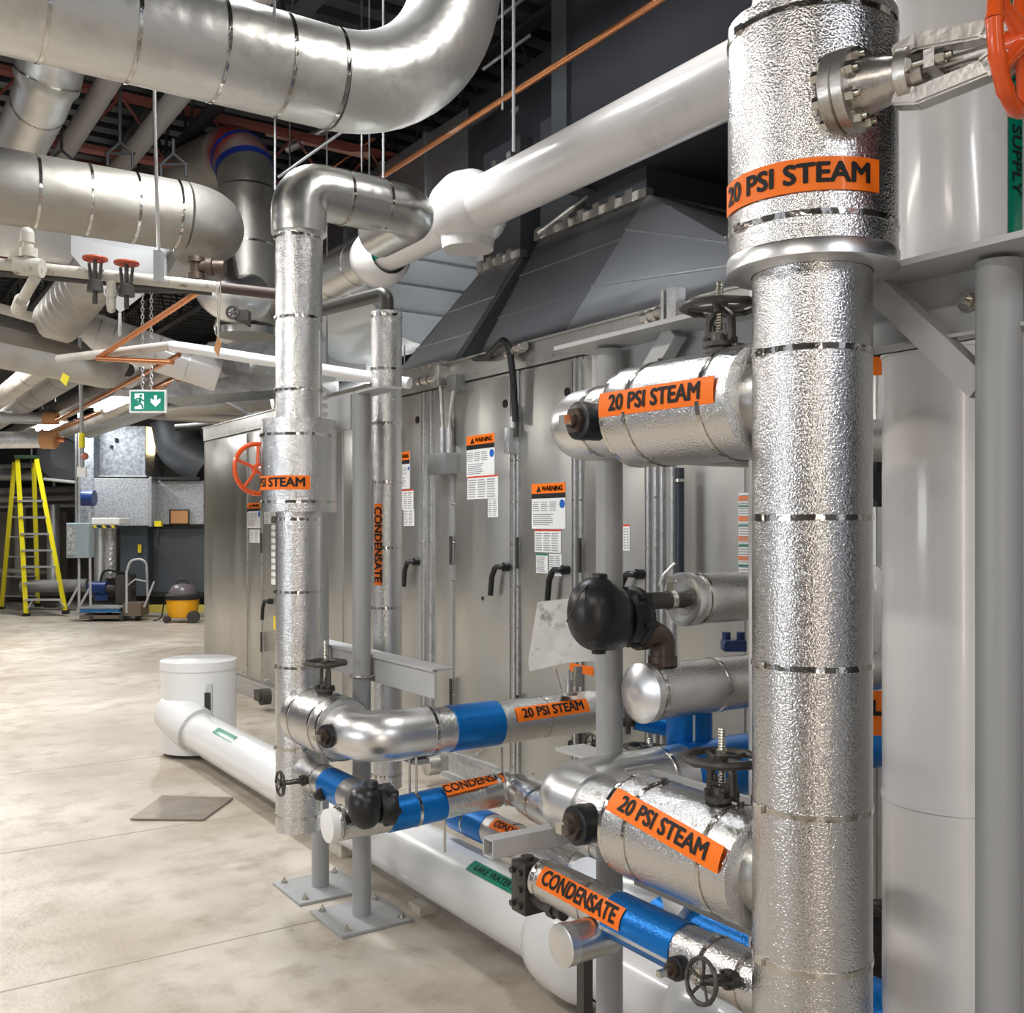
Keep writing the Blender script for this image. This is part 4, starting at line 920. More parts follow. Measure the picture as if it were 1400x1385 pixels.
T = thing('supply_duct', 'bright galvanised rectangular duct running back behind the copper pipe', 'duct', (4.2, 8, 4))
yv = 6.55
while yv < 10.5:
    bm = NB(); box(bm, (4.02, yv, 3.95), (4.9, yv+.75, 4.78), .006); obj('duct_section', bm, GALV, T)
    bm = NB(); box(bm, (4.0, yv+.75, 3.93), (4.92, yv+.79, 4.8)); obj('duct_flange', bm, GALV, T, smooth=False); yv += .79
# white round duct end
T = thing('round_duct', 'large white round duct end with horizontal seams behind the hoods', 'duct', (4.1, 7.4, 3.6))
c = P(582, 380, D=8.4); bm = NB(); cyl(bm, c, c+Y_*2.2, .55, n=56); obj('shell', bm, mat('white_duct_paint', (.88, .91, .93), .25, .1, coat=.3), T)
for k in (-.3, -.08, .14, .3):
    hw = math.sqrt(.55**2-k*k); bm = NB(); obox(bm, c+V((0, -.012, k)), X_, Y_, Z_, 2*hw, .03, .02); obj('seam_rib', bm, GALV, T)

# ================================================================== UPPER WHITE PIPE
T = thing('overhead_water_pipe', 'thick white jacketed pipe slanting across the top toward the near riser', 'pipe', (2.7, 3, 3.21))
WX, WZ = 2.70, 3.21
bm = NB(); cyl(bm, (WX, .3, WZ), (WX, 4.35, WZ), .128, n=48); obj('jacket', bm, WPVC2, T)
for a, b_ in ((4.5, .2), ):
    bm = NB(); revolve(bm, (WX, 4.3, WZ), Y_, [(0, .128), (.03, .15), (.08, .185), (.16, .2), (.26, .185), (.31, .15), (.34, .13)], n=48, close=False); obj('fitting_cover', bm, WPVC2, T)
bm = NB(); e = path([(WX, 4.47, WZ+.05), (WX, 4.47, WZ-.08), (WX, 4.47, WZ-.2)], .02, 4); sweep(bm, e, [.12, .15, .13], n=32); obj('fitting_cover', bm, WPVC2, T)
bm = NB(); cyl(bm, (WX, 4.6, WZ), (WX, 5.6, WZ), .118, n=48); obj('jacket', bm, WPVC2, T)
bm = NB(); revolve(bm, (WX, 5.35, WZ-.02), Y_, [(0, .12), (.04, .16), (.12, .175), (.2, .16), (.24, .12)], n=40, close=False); obj('fitting_cover', bm, WPVC2, T)
bm = NB(); cyl(bm, (WX, 5.6, WZ), (WX, 8.2, WZ), .135, n=48); obj('jacket', bm, EMB2, T)
for yy in (5.75, 6.15, 6.6): band(T, (WX, yy, WZ), Y_, .135, .015)
bm = NB(); bmesh.ops.create_grid(bm, x_segments=16, y_segments=2, size=.5)
for v in bm.verts: v.co.x *= .6; v.co.y *= .04; v.co.z = .002
cylmap(bm, (WX, 5.1, WZ), Y_, V((-.9, 0, -.5)), -Y_, .118); obj('label', bm, GRN, T, label='green vinyl pipe label')
# hanger clamps
for k, (yy) in enumerate((4.05, )):
    bm = NB(); cyl(bm, (WX, yy, WZ+.13), (WX, yy, 5.3), .008, n=8); obj('hanger_rod', bm, GRAY, T)
    bm = NB(); cyl(bm, (WX-.03, yy, WZ+.15), (WX+.03, yy, WZ+.15), .02, n=10); cyl(bm, (WX-.08, yy+.05, WZ+.11), (WX-.02, yy+.05, WZ+.12), .02, n=8); obj('hanger_clamp', bm, CAST, T)

# copper sprinkler pipe
T = thing('copper_pipe', 'long orange copper pipe slanting across the top below the deck', 'pipe', (2.9, 5, 3.82))
bm = NB(); cyl(bm, (2.9, 1.5, 3.815), (2.9, 7.9, 3.815), .017, n=14); obj('tube', bm, COP, T)
bm = NB(); cyl(bm, (2.9, 7.85, 3.815), (2.9, 7.95, 3.815), .03, n=14); obj('coupling', bm, COP, T)
flat = text_mesh('NITROGEN', .035, .0)
for v in flat.verts: v.co.z = .001
cylmap(flat, (2.9, 4.95, 3.815), Y_, V((-.62, -.45, -.62)), -Y_, .018); obj('lettering', flat, WHT, T, smooth=False)
bm = NB(); cyl(bm, (2.9, 6.15, 3.83), (2.9, 6.15, 5.3), .007, n=6); revolve(bm, (2.9, 6.12, 3.815), Y_, [(0, .03), (.05, .03)], n=12); obj('hanger', bm, CSTL, T)
# second thin copper line and threaded rods
RL = ('longest rod right of the huge elbow', 'rod just right of the longest one', 'rod above the top elbow of the far riser, right one', 'rod above the top elbow of the far riser, left one', 'rod left of the far riser elbow', 'faint rod behind the far riser elbow', 'short rod beside the white round duct', 'rod above the slim riser', 'rod between the two silver risers', 'rod meeting the huge duct from above')
for k, (x, y0, y1, D) in enumerate(((681, 0, 215, 4.9), (687, 78, 150, 5.3), (524, 175, 250, 5.2), (505, 176, 250, 6.5), (376, 160, 260, 6.2), (396, 165, 250, 8), (553, 465, 500, 8.5), (548, 420, 510, 7.7), (447, 385, 500, 7.5), (375, 10, 30, 3.6))):
    if k == 0: continue
    bm = NB(); a, b_ = P(x, y0, D=D), P(x, y1, D=D)
    if k not in (6, 7): a.z = 5.3
    cyl(bm, a, b_ , .006, n=6)
    tag(obj('threaded_rod', bm, GRAY), 'thin steel hanger '+RL[k], 'rod', 'overhead hanger rods')
for k, (xa, ya, xb, yb, D, r, m, lab) in enumerate((
    (380, 242, 470, 178, 7.5, .013, ALADD, 'bright conduit slanting under the big elbow'),
    (365, 180, 505, 212, 9.0, .04, mat('salmon_primer', (.62, .36, .28), .5), 'salmon primed steel strip beneath the deck'),
    (440, 240, 530, 176, 9.5, .014, COP, 'thin copper line slanting under the big elbow'),
    (440, 400, 510, 412, 7.0, .022, BEIGE, 'brownish pipe ending at the black elbow of the slim riser'),
    (440, 432, 560, 445, 9.0, .012, COP, 'thin brown pipe above the white box duct'),
    (440, 395, 560, 425, 9.0, .014, GALV, 'thin grey conduit above the white box duct'),
    (660, 40, 720, -5, 6.5, .012, ALADD, 'upper bright conduit at the top centre'),
    (660, 95, 725, 48, 6.5, .012, ALADD, 'middle bright conduit at the top centre'),
    (640, 172, 720, 120, 7.2, .03, HOODD, 'dark strut channel at the top centre'),
    (700, 155, 760, 108, 7.0, .02, ALADD, 'bright strut left of the black duct'),
    (735, 320, 830, 248, 6.2, .02, CSTL, 'steel edge strip beneath the white pipe'),
    (390, 205, 460, 170, 9.0, .04, ALADD, 'bright flat strut beneath the deck'))):
    bm = NB(); cyl(bm, P(xa, ya, D=D), P(xb, yb, D=D), r, n=12); tag(obj('overhead_line', bm, m), lab, 'pipe')

# ================================================================== BIG SILVER DUCTS, TOP LEFT
T = thing('insulated_duct', 'huge silver insulated duct with sweeping elbow across the top left', 'duct', (0, 3.96, 3.46))
DYc, DZ = 3.96, 3.46
pe = path([(-1.6, DYc, DZ), (2.33, DYc, DZ), (2.33, DYc, 5.2)], .6, 14)
k0 = 1
bm = NB(); cyl(bm, pe[0], pe[1], .2, n=56); obj('jacket', bm, DUCT, T)
bm = NB(); sweep(bm, pe[1:-1], .202, n=56); obj('elbow_jacket', bm, DUCT, T)
bm = NB(); cyl(bm, pe[-2], pe[-1], .2, n=56); obj('jacket', bm, DUCT, T)
for X in (.62, .92, 1.24, 1.5, 1.72): band(T, (X, DYc, DZ), X_, .2015, .014, BAND)
band(T, pe[-3], pe[-2]-pe[-4], .203, .014)
T = thing('insulated_duct', 'dull silver duct crossing mid left below the huge one', 'duct', (0, 6.27, 3.48))
pe = path([(-.5, 6.27, 3.48), (2.0, 6.27, 3.48), (2.0, 6.72, 3.48)], .24, 10)
bm = NB(); cyl(bm, pe[0], pe[1], .205, n=48); obj('jacket', bm, DUCT2, T)
bm = NB(); sweep(bm, pe[1:], .205, n=48); obj('elbow_jacket', bm, DUCT2, T)
for X in (.95, 1.22, 1.48, 1.72): band(T, (X, 6.27, 3.48), X_, .206, .016)
T = thing('vertical_duct', 'vertical dull steel duct with red and blue painted top elbow', 'duct', (2.49, 7.2, 3))
pe = path([(2.49, 7.2, 3.05), (2.49, 7.2, 4.33), P(200, 262, D=9.0)], [.34], 12)
nn = len(pe)
bm = NB(); cyl(bm, pe[0], pe[1], .198, n=48); obj('jacket', bm, DUCT2, T)
bm = NB(); sweep(bm, pe[1:6], .2, n=48); obj('elbow_jacket', bm, DUCT2, T)
bm = NB(); sweep(bm, pe[-2:], .203, n=48); obj('jacket', bm, DUCT2, T)
bm = NB(); sweep(bm, pe[5:-1], .206, n=48); obj('elbow_jacket', bm, mat('red_stained_jacket', (.3, .03, .025), .5, .2, var=((.3, .28, .25), 3.0, .1)), T, label='red painted elbow')
band(T, pe[5], (pe[6]-pe[4]), .206, .05, mat('blue_tape', (.01, .03, .25), .5)); band(T, pe[8], (pe[9]-pe[7]), .209, .04, MATS['blue_tape'])
band(T, (2.49, 7.2, 3.62), Z_, .199, .014); band(T, (2.49, 7.2, 3.25), Z_, .199, .014)
bm = NB(); revolve(bm, (2.49, 7.2, 2.97), Z_, [(0, .1), (.0, .215), (.05, .215), (.052, .2)], n=48); obj('end_cap', bm, ALUD, T)
T = thing('duct_stub', 'round steel duct stub with small wheel valve behind the left riser', 'duct', P(308, 412, D=6.6))
a = P(300, 415, D=6.6); bm = NB(); e = path([P(290, 345, D=6.9), a, P(345, 405, D=6.9)], .15, 8); sweep(bm, e, .15, n=36); obj('shell', bm, ALU, T)
c = P(318, 427, D=6.1); bm = NB(); ring = [c+(RV*math.cos(2*PI*i/16)+Z_*math.sin(2*PI*i/16))*.035 for i in range(17)]; sweep(bm, ring, .008, n=6, cap=False)
cyl(bm, c, c+DV*.4, .012, n=8); 
for i in range(3): d = RV*math.cos(PI*i/3)+Z_*math.sin(PI*i/3); cyl(bm, c-d*.035, c+d*.035, .005, n=6)
obox(bm, P(332, 432, D=6.2), RV, DV, Z_, .08, .08, .06); obj('wheel_valve', bm, CAST, T)
T = thing('hanging_tag', 'small framed tag hanging on wires before the white pipe', 'tag', P(297, 473, D=5))
bm = NB(); q = [P(292, 478, D=5), P(297, 460, D=5), P(303, 468, D=5), P(298, 487, D=5)]; poly(bm, q, DV*.01); obj('card', bm, CARD, T, smooth=False)
bm = NB(); cyl(bm, P(298, 462, D=5), P(297, 385, D=5), .003, n=5); cyl(bm, P(299, 462, D=5), P(302, 385, D=5), .003, n=5); obj('wires', bm, CSTL, T)
T = thing('insulated_duct', 'silver duct elbow turning down at the upper left corner', 'duct', P(60, 120, D=5.5))
e = path([P(78, 40, D=6.1), P(62, 125, D=6.2), P(-5, 262, D=7.4)], .3, 8); bm = NB(); sweep(bm, e, [.19]*(len(e)//2)+[.165]*(len(e)-len(e)//2), n=40); obj('jacket', bm, DUCT, T)
band(T, e[3], e[4]-e[2], .192, .012); band(T, e[-2], e[-1]-e[-2], .167, .012)
for X, lab in ((1.43, 'left'), (1.85, 'right')):
    bm = NB(); cyl(bm, (X, 4.6, 4.36), (X, 9.2, 4.36), .07, n=20); tag(obj('grey_overhead_pipe', bm, mat('grimy_grey_pipe', (.3, .28, .26), .6)), lab+'-hand grey pipe of the pair between the two big silver ducts', 'pipe')
for k, (x, y0, y1, D) in enumerate(((84, 140, 205, 6.6), (164, 110, 195, 6.6), (237, 190, 210, 6.6))):
    T = thing('clevis_hanger', ('left', 'middle', 'right')[k]+' black clevis hanger above the mid left duct', 'hanger')
    bm = NB(); cyl(bm, P(x, y0, D=D), P(x, y1, D=D), .01, n=6); c = P(x, y1, D=D); sweep(bm, [c, c+RV*.08-Z_*.07, c+RV*.08-Z_*.15], .01, n=6); sweep(bm, [c, c-RV*.08-Z_*.07, c-RV*.08-Z_*.15], .01, n=6); cyl(bm, c+RV*.1-Z_*.07, c-RV*.1-Z_*.07, .008, n=6); obj('strap', bm, BLK, T)
bm = NB(); cyl(bm, P(211, 150, D=4.9), P(217, 348, D=4.9), .009, n=8); cyl(bm, P(211, 110, D=4.9), P(211, 150, D=4.9), .009, n=8); T = thing('hanger_rod', 'long dark rod carrying the beige iron pipe', 'hanger'); obj('rod', bm, CSTL, T)
bm = NB(); a = P(217, 345, D=4.9); obox(bm, a-Z_*.07, RV, DV, Z_, .035, .05, .15); obj('clamp', bm, GRAY, T, smooth=False)
# white duct + leak tarp
T = thing('white_duct', 'large glossy white duct behind the mid left silver duct', 'duct', (1.2, 9.2, 3.9))
bm = NB(); cyl(bm, (-.5, 9.2, 4.2), (3.6, 9.2, 4.2), .4, n=40); obj('jacket', bm, WPVC, T)
T = thing('leak_tarp', 'white funnel shaped leak tarp with drain tube at its point', 'tarp', P(164, 380, D=7.6))
ap = P(164, 428, D=6.8); rim = [P(97, 347, D=6.8), P(120, 305, D=7.3), P(215, 305, D=7.3), P(244, 350, D=7.0), P(228, 378, D=6.7)]
bm = NB(); va = bm.verts.new(ap); vb = [bm.verts.new(v) for v in rim]; vt = [bm.verts.new(v+Z_*.12) for v in rim]
for i in range(len(vb)):
    j = (i+1) % len(vb); bm.faces.new((va, vb[i], vb[j])); bm.faces.new((vb[i], vt[i], vt[j], vb[j]))
bm.faces.new(vt); obj('sheet', bm, WPVC, T, smooth=False)
bm = NB(); cyl(bm, ap, P(164, 460, D=6.8), .012, n=8); obj('drain_tube', bm, WPVC, T)
# flexible duct and white spiral pipe
T = thing('flexible_duct', 'ribbed beige flexible duct under the painted iron pipe', 'duct', (1.5, 8, 3.1))
a, b_ = P(78, 440, D=8.2), P(150, 352, D=7.4); L_ = (b_-a); e = []; rr = []
for i in range(45): e.append(a+L_*i/44); rr.append(.175+(.012 if i % 4 < 2 else 0))
bm = NB(); sweep(bm, e, rr, n=36); obj('ribbed_hose', bm, BEI2, T, angle=60)
T = thing('spiral_pipe', 'white banded round pipe sloping right behind the exit sign chains', 'pipe', P(180, 465, D=8.3))
a, b_ = P(82, 438, D=8.4), P(300, 512, D=8.8); bm = NB(); cyl(bm, a, b_, .155, n=40); obj('jacket', bm, WPVC2, T)
bm = NB(); bmesh.ops.create_uvsphere(bm, u_segments=28, v_segments=16, radius=.165); bmesh.ops.translate(bm, verts=bm.verts, vec=a); obj('elbow_cover', bm, BEI2, T)
for f in (.15, .24, .33, .42, .6, .8): band(T, a.lerp(b_, f), b_-a, .156, .01, GALV)

# painted iron pipe with valves
T = thing('iron_pipe', 'chipped beige iron pipe with tees, drops and two red valves', 'pipe', P(150, 372, D=5))
a, b_ = P(-30, 358, D=4.9), P(300, 393, D=5.2); bm = NB(); cyl(bm, a, b_, .028, n=20); obj('pipe', bm, BEIGE, T)
bm = NB(); cyl(bm, b_, P(378, 402, D=5.3), .028, n=20); obj('pipe', bm, mat('dark_primer', (.08, .05, .045), .6), T)
bm = NB(); cyl(bm, P(22, 363, D=4.9), P(58, 367, D=4.9), .045, n=20); cyl(bm, P(40, 365, D=4.9), P(37, 320, D=4.9), .025, n=16)
cyl(bm, P(39, 352, D=4.9), P(39, 340, D=4.9), .042, n=16); cyl(bm, P(37, 332, D=4.9), P(37, 320, D=4.9), .033, n=16); bmesh.ops.create_uvsphere(bm, u_segments=16, v_segments=10, radius=.033, matrix=Matrix.Translation(P(37, 320, D=4.9)))
obj('tee', bm, BEIGE, T)
bm = NB(); cyl(bm, P(48, 380, D=4.9), P(28, 415, D=5.3), .026, n=16); cyl(bm, P(30, 410, D=5.2), P(25, 424, D=5.3), .036, n=16); sweep(bm, [P(37, 322, D=4.9), P(14, 358, D=5.4)], .02, n=8); obj('branch', bm, BEIGE, T)
bm = NB(); cyl(bm, P(-10, 372, D=4.95), P(290, 400, D=5.25), .016, n=10); obj('lower_pipe', bm, DIRTY, T)
for k, (x, y) in enumerate(((130, 354), (173, 360))):
    c = P(x, y, D=5.0); bm = NB(); ring = [c+V((math.cos(2*PI*i/28), math.sin(2*PI*i/28), 0))*.052 for i in range(29)]; sweep(bm, ring, .009, n=8, cap=False)
    for i in range(4): d = V((math.cos(PI*i/4), math.sin(PI*i/4), 0))*.05; cyl(bm, c-d, c+d, .006, n=6)
    hw = obj('handwheel', bm, mat('dull_red_paint', (.45, .07, .03), .5), T, label='dull red handwheel')
    bm = NB(); cyl(bm, c-Z_*.12, c+Z_*.01, .01, n=8)
    for s in (-1, 1): sweep(bm, [c+RV*s*.03-Z_*.02, c+RV*s*.022-Z_*.1], .008, n=6)
    revolve(bm, c-Z_*.16, Z_, [(0, .04), (.05, .035), (.06, .02)], n=14); cyl(bm, c-Z_*.22, c-Z_*.14, .012, n=8); obj('valve_body', bm, DIRTY, T)
bm = NB(); cyl(bm, P(152, 385, D=5), P(152, 420, D=5), .022, n=14); cyl(bm, P(152, 396, D=5), P(152, 406, D=5), .03, n=6); bmesh.ops.create_uvsphere(bm, u_segments=12, v_segments=8, radius=.022, matrix=Matrix.Translation(P(152, 422, D=5))); obj('drop_leg', bm, BEIGE, T)
# rusty fitting cluster
bm = NB(); c = P(268, 365, D=6); 
revolve(bm, c-Z_*.11, Z_, [(0, .03), (.03, .034), (.035, .05), (.07, .05), (.075, .036), (.13, .04), (.135, .052), (.165, .05), (.17, .03)], n=10)
revolve(bm, c, RV, [(0, .035), (.06, .038), (.065, .055), (.1, .055), (.105, .042), (.17, .04)], n=10); tag(obj('rusty_fitting', bm, BRZ), 'rusty brown fitting hanging left of the vertical steel duct', 'pipe fitting')
# copper lines and long white pvc
for nm, pts, r, m, lab in (
    ('copper_line', [P(276, 396, D=5.3), P(136, 488, D=6.0)], .016, COP, 'copper line slanting down from the iron pipe'),
    ('copper_line', [P(133, 490, D=6.0), P(236, 495, D=5.6)], .015, COP, 'short level copper line behind the sign chains'),
    ('white_tube_run', [P(80, 491, D=6.2), P(238, 472, D=5.8)], .026, BEI2, 'beige tube run leading to the bright white pipe'),
    ('white_tube_run', [P(236, 473, D=5.8), P(270, 478, D=5.7), P(560, 524, D=5.2)], .03, WPVC, 'bright white plastic pipe passing behind the left riser'),
    ('copper_line', [P(78, 575, D=10.5), P(245, 485, D=7.5)], .018, COP, 'long thin copper line above the ceiling lights'),
    ('beige_pipe', [P(-20, 482, D=6.6), P(148, 516, D=7.4), P(162, 498, D=8.8)], .085, BEI2, 'thick beige insulated pipe with elbow at far left'),
    ('dark_pipe', [P(-20, 432, D=7.8), P(150, 480, D=8.6)], .05, DIRTY, 'upper dark pipe of the left bundle'),
    ('dark_pipe', [P(-20, 452, D=7.2), P(130, 490, D=8.2)], .06, mat('grey_brown_pipe', (.23, .2, .17), .5), 'brownish pipe of the left bundle above the beige one'),
    ('beige_pipe', [P(-20, 418, D=8.2), P(120, 455, D=9)], .05, BEI2, 'narrow beige pipe above the left bundle'),
    ('white_elbow_run', [P(150, 560, D=12), P(258, 496, D=9.4), P(262, 490, D=10)], .11, BEI2, 'pale insulated pipe ending right of the sign chains')):
    bm = NB(); sweep(bm, path(pts, r*2.0, 5), r, n=20); o = tag(obj(nm, bm, m), lab, 'pipe')
T = thing('yellow_tag', 'yellow diamond tag hanging under the beige pipe', 'tag', P(88, 519, D=6.5))
bm = NB(); poly(bm, [P(82, 520, D=6.5), P(86, 509, D=6.5), P(95, 515, D=6.5), P(90, 528, D=6.5)], DV*.01); obj('card', bm, YEL, T, smooth=False)
GP = mat('grey_cloth_pipe', (.32, .31, .3), .5, dirt=((.18, .17, .16), 3, .45, .75)); 
for k, (X, zc, r, m, y0, y1, lab) in enumerate(((1.55, 3.02, .1, BEI2, 9.3, 17, 'leftmost'), (1.85, 3.06, .15, GP, 9.4, 17, 'widest'), (2.2, 3.0, .06, DIRTY, 9.5, 17, 'thin dark'),
                     (2.42, 3.05, .1, GP, 9.6, 17, 'fourth'), (2.68, 2.98, .035, COP, 9, 16, 'thin coppery'), (2.95, 3.02, .07, GP, 9, 18, 'sixth'), (3.35, 3.1, .12, GALV, 9, 17, 'silvery'))):
    T = thing('ceiling_pipe', lab+' pipe of the parallel bundle running away above the ladder', 'pipe', (X, y0, zc))
    bm = NB(); cyl(bm, (X, y0, zc), (X, y1, zc), r, n=24); obj('pipe', bm, m, T)
    for q in (.15, .4, .7): band(T, (X, y0+(y1-y0)*q, zc), Y_, r, .02)

# ================================================================== EXIT SIGN
c = P(203, 549, D=6.6); T = thing('exit_sign', 'green running man exit sign with down arrow hanging on chains', 'sign', c)
sw, sh = .24, .15
bm = NB(); obox(bm, c, RV, DV, Z_, sw, .03, sh); bmesh.ops.bevel(bm, geom=bm.edges[:], offset=.004, segments=1, affect='EDGES'); fr = obj('frame', bm, WHT, T, smooth=False)
bm = NB(); obox(bm, c-DV*.016, RV, DV, Z_, sw-.026, .004, sh-.026); obj('face', bm, LAMPF, T, smooth=False)
def sg(pts, m=LAMPW, nm='pictogram', dz=.019):
    bm = NB(); poly(bm, [c-DV*dz+RV*u*sw/24+Z_*v*sh/15 for u, v in pts][::-1], -DV*.001); obj(nm, bm, m, T, smooth=False)
# arrow down (right half)
sg([(4.3, 3.8), (6.1, 3.8), (6.1, .5), (8.4, 2), (8.4, -.6), (5.2, -3.6), (2, -.6), (2, 2), (4.3, .5)], nm='down_arrow')
# doorway (white) with running man in green cut over it
sg([(-8.2, 5), (-2.2, 5), (-2.2, -5), (-8.2, -5)], nm='doorway')
def gm(pts): sg(pts, LAMPF, 'running_man', .021)
gm([(-8.3, 1.5), (-5.6, .2), (-6.4, -2.2), (-8.3, -3.2)])
bm = NB(); hc = c-DV*.021+RV*(-4.2)*sw/24+Z_*3.4*sh/15; cyl(bm, hc, hc-DV*.001, .009, n=14); obj('running_man', bm, LAMPF, T)
gm([(-5.6, 2.4), (-3.8, 2.2), (-3.8, -.8), (-5.6, -.9)]); gm([(-5.2, 2.3), (-7.4, 1.9), (-7.9, .3), (-7.1, .2), (-6.6, 1.2), (-5, 1.4)])
gm([(-4, 2.2), (-2.6, .8), (-1.4, 1.2), (-1.4, .4), (-2.9, -.2), (-4.4, 1.2)])
gm([(-5.5, -.6), (-4.2, -.9), (-2.7, -2.4), (-2.3, -4.9), (-3.4, -4.9), (-3.8, -2.9), (-5.6, -1.6)]); gm([(-5.6, -.7), (-4.8, -1.2), (-5.8, -3.1), (-8.1, -3.3), (-8.1, -2.4), (-6.4, -2.2)])
bm = NB(); a = P(201, 396, D=6.6); obox(bm, a, RV, DV, Z_, .5, .04, .04); obj('mounting_rail', bm, DIRTY, T, smooth=False)
for x, yt in ((195, 400), (207, 398)):
    bm = NB(); a = P(x-1 if x < 200 else x, yt, D=6.6); zb = c.z+sh/2; n_ = 26
    for i in range(n_):
        zc = zb+(a.z-zb)*(i+.5)/n_; lc = c+RV*((x-203)/1400*6.6); lc.z = zc; dr = RV if i % 2 else DV
        ln = (a.z-zb)/n_*.62; ring = [lc+dr*.009*math.cos(2*PI*k/10)+Z_*ln*math.sin(2*PI*k/10) for k in range(11)]; sweep(bm, ring, .0032, n=5, cap=False)
    obj('chain', bm, ALADD, T)

# ================================================================== LIGHT FIXTURES IN VIEW
def fixture(X, Y, z, lab, ln=1.2, wd=.28, alongY=True, pw=35):
    T = thing('strip_light', lab, 'light', (X, Y, z), 'ceiling strip lights')
    dx, dy = (wd/2, ln/2) if alongY else (ln/2, wd/2)
    bm = NB(); poly(bm, [(X-dx, Y-dy, z+.02), (X+dx, Y-dy, z+.02), (X+dx*.5, Y-dy, z+.09), (X-dx*.5, Y-dy, z+.09)], V((0, 2*dy, 0))); obj('housing', bm, WHT, T, smooth=False)
    for s in (-.05, .05):
        bm = NB()
        if alongY: cyl(bm, (X+s, Y-dy*.95, z), (X+s, Y+dy*.95, z), .02, n=10)
        else: cyl(bm, (X-dx*.95, Y+s, z), (X+dx*.95, Y+s, z), .02, n=10)
        obj('tube', bm, LAMP, T)
    for s in (-1, 1):
        bm = NB(); cyl(bm, (X, Y+s*dy*.8, z+.09), (X, Y+s*dy*.8, 5.3), .004, n=5); obj('hanger_wire', bm, CSTL, T)
fixture(2.42, 11.1, 2.86, 'nearer glowing strip light left of the exit sign'); fixture(2.35, 14.4, 2.9, 'farther glowing strip light above the ladder')
fixture(5.35, 11.3, 3.3, 'glowing strip light between the two silver risers', ln=2.4)

# ================================================================== GALVANISED DUCTWORK CENTRE LEFT
T = thing('flat_duct', 'broad galvanised duct with curved end behind the left riser', 'duct', P(350, 490, D=9.5))
rim = [(215, 545), (250, 505), (285, 468), (330, 463), (448, 463), (448, 531), (375, 533), (300, 538)]
bm = NB(); poly(bm, [P(x, y, D=9.5) for x, y in rim][::-1], DV*.6); obj('shell', bm, mat('bright_spangle', (.42, .44, .46), .4, .6, var=((.6, .62, .64), 16, .15)), T, smooth=False)
bm = NB(); c = P(448, 497, D=9.4); obox(bm, c, RV, DV, Z_, .03, .7, .5); obj('flange', bm, GALV, T, smooth=False)
T = thing('white_box_duct', 'white painted box duct with small red mark between the risers', 'duct', P(475, 485, D=9.6))
bm = NB(); a = P(478, 488, D=9.7); obox(bm, a, RV, DV, Z_, .4, .6, .38); obj('box', bm, WPVC2, T, smooth=False)
bm = NB(); obox(bm, P(491, 493, D=9.38), RV, DV, Z_, .03, .01, .04); obj('red_mark', bm, REDP, T, smooth=False)
# tangle of ducts/pipes under it
for k, (xa, ya, xb, yb, D, r, m, lab) in enumerate((
    (215, 540, 380, 536, 12.5, .06, GP, 'topmost grey pipe behind the exit sign'), (228, 560, 372, 548, 11.5, .10, DUCT2, 'fat dull duct behind the exit sign'),
    (230, 568, 330, 573, 13, .045, BEIGE, 'level beige pipe right of the exit sign'), (180, 566, 300, 575, 13.5, .05, GP, 'level grey pipe beneath the exit sign'),
    (300, 570, 375, 538, 14, .12, DUCT2, 'slanting dull duct left of the far riser'), (308, 545, 340, 566, 10.5, .03, ALADD, 'short bright strut behind the far riser'),
    (300, 585, 378, 552, 15, .09, GALV, 'slanting silver duct above the unit end'), (240, 548, 380, 560, 14, .035, DIRTY, 'thin dark pipe behind the exit sign'),
    (240, 585, 380, 572, 15, .05, BLK, 'black pipe above the unit end'), (440, 545, 500, 520, 12, .05, ALADD, 'bright strut between the risers'))):
    bm = NB(); cyl(bm, P(xa, ya, D=D), P(xb, yb, D=D), r, n=16); tag(obj('background_duct', bm, m), lab, 'duct')

# ================================================================== FAR EQUIPMENT
def fbox(nm, x0, y0, x1, y1, D, dep, m, lab, cat, extra=None):
    T = thing(nm, lab, cat, P((x0+x1)/2, y1, D=D))
    a, b_ = P(x0, y0, D=D), P(x1, y1, D=D); bm = NB()
    c = (a+b_)/2; obox(bm, c+DV*dep/2, RV, DV, Z_, (x1-x0)/1400*D, dep, a.z-b_.z); bmesh.ops.bevel(bm, geom=bm.edges[:], offset=.01, segments=1, affect='EDGES')
    obj('casing', bm, m, T, smooth=False)
    return T
T = fbox('air_duct', 110, 582, 199, 652, 19, 1.0, mat('dark_spangle', (.2, .22, .24), .45, .6, var=((.36, .38, .4), 16, .12)), 'upper dark speckled galvanised duct in the far background', 'duct')
bm = NB(); obox(bm, P(155, 651, D=18.97), RV, DV, Z_, 1.25, .06, .03); obj('flange', bm, GALV, T, smooth=False)
for x, y, s in ((159, 602, .05), (152, 611, .04)):
    bm = NB(); obox(bm, P(x, y, D=18.97), RV, DV, Z_, s, .02, s*1.6); obj('hole', bm, INK, T, smooth=False)
T = fbox('air_duct', 128, 654, 209, 719, 18.6, 1.2, SPANG, 'lower left speckled galvanised duct in the far background', 'duct')
bm = NB(); obox(bm, P(208, 686, D=18.5), RV, DV, Z_, .05, .2, .9); obj('flange', bm, GALV, T, smooth=False)
bm = NB(); obox(bm, P(118, 650, D=18.7)+DV*.3, (RV+DV*.3).normalized(), DV, Z_, .25, .6, 1.8); obj('side_sheet', bm, MATS['dark_spangle'], T, smooth=False)
fbox('air_duct', 210, 657, 279, 717, 18.8, 1.2, SPANG, 'lower right speckled galvanised duct behind the unit end', 'duct')
T = thing('duct_bend', 'black lined duct bend above the speckled duct', 'duct', P(245, 620, D=18.9))
bm = NB(); e = path([P(238, 575, D=19.2), P(245, 612, D=19.2), P(285, 640, D=19.2)], .3, 6); sweep(bm, e, .42, n=20); obj('shell', bm, DKGR, T)
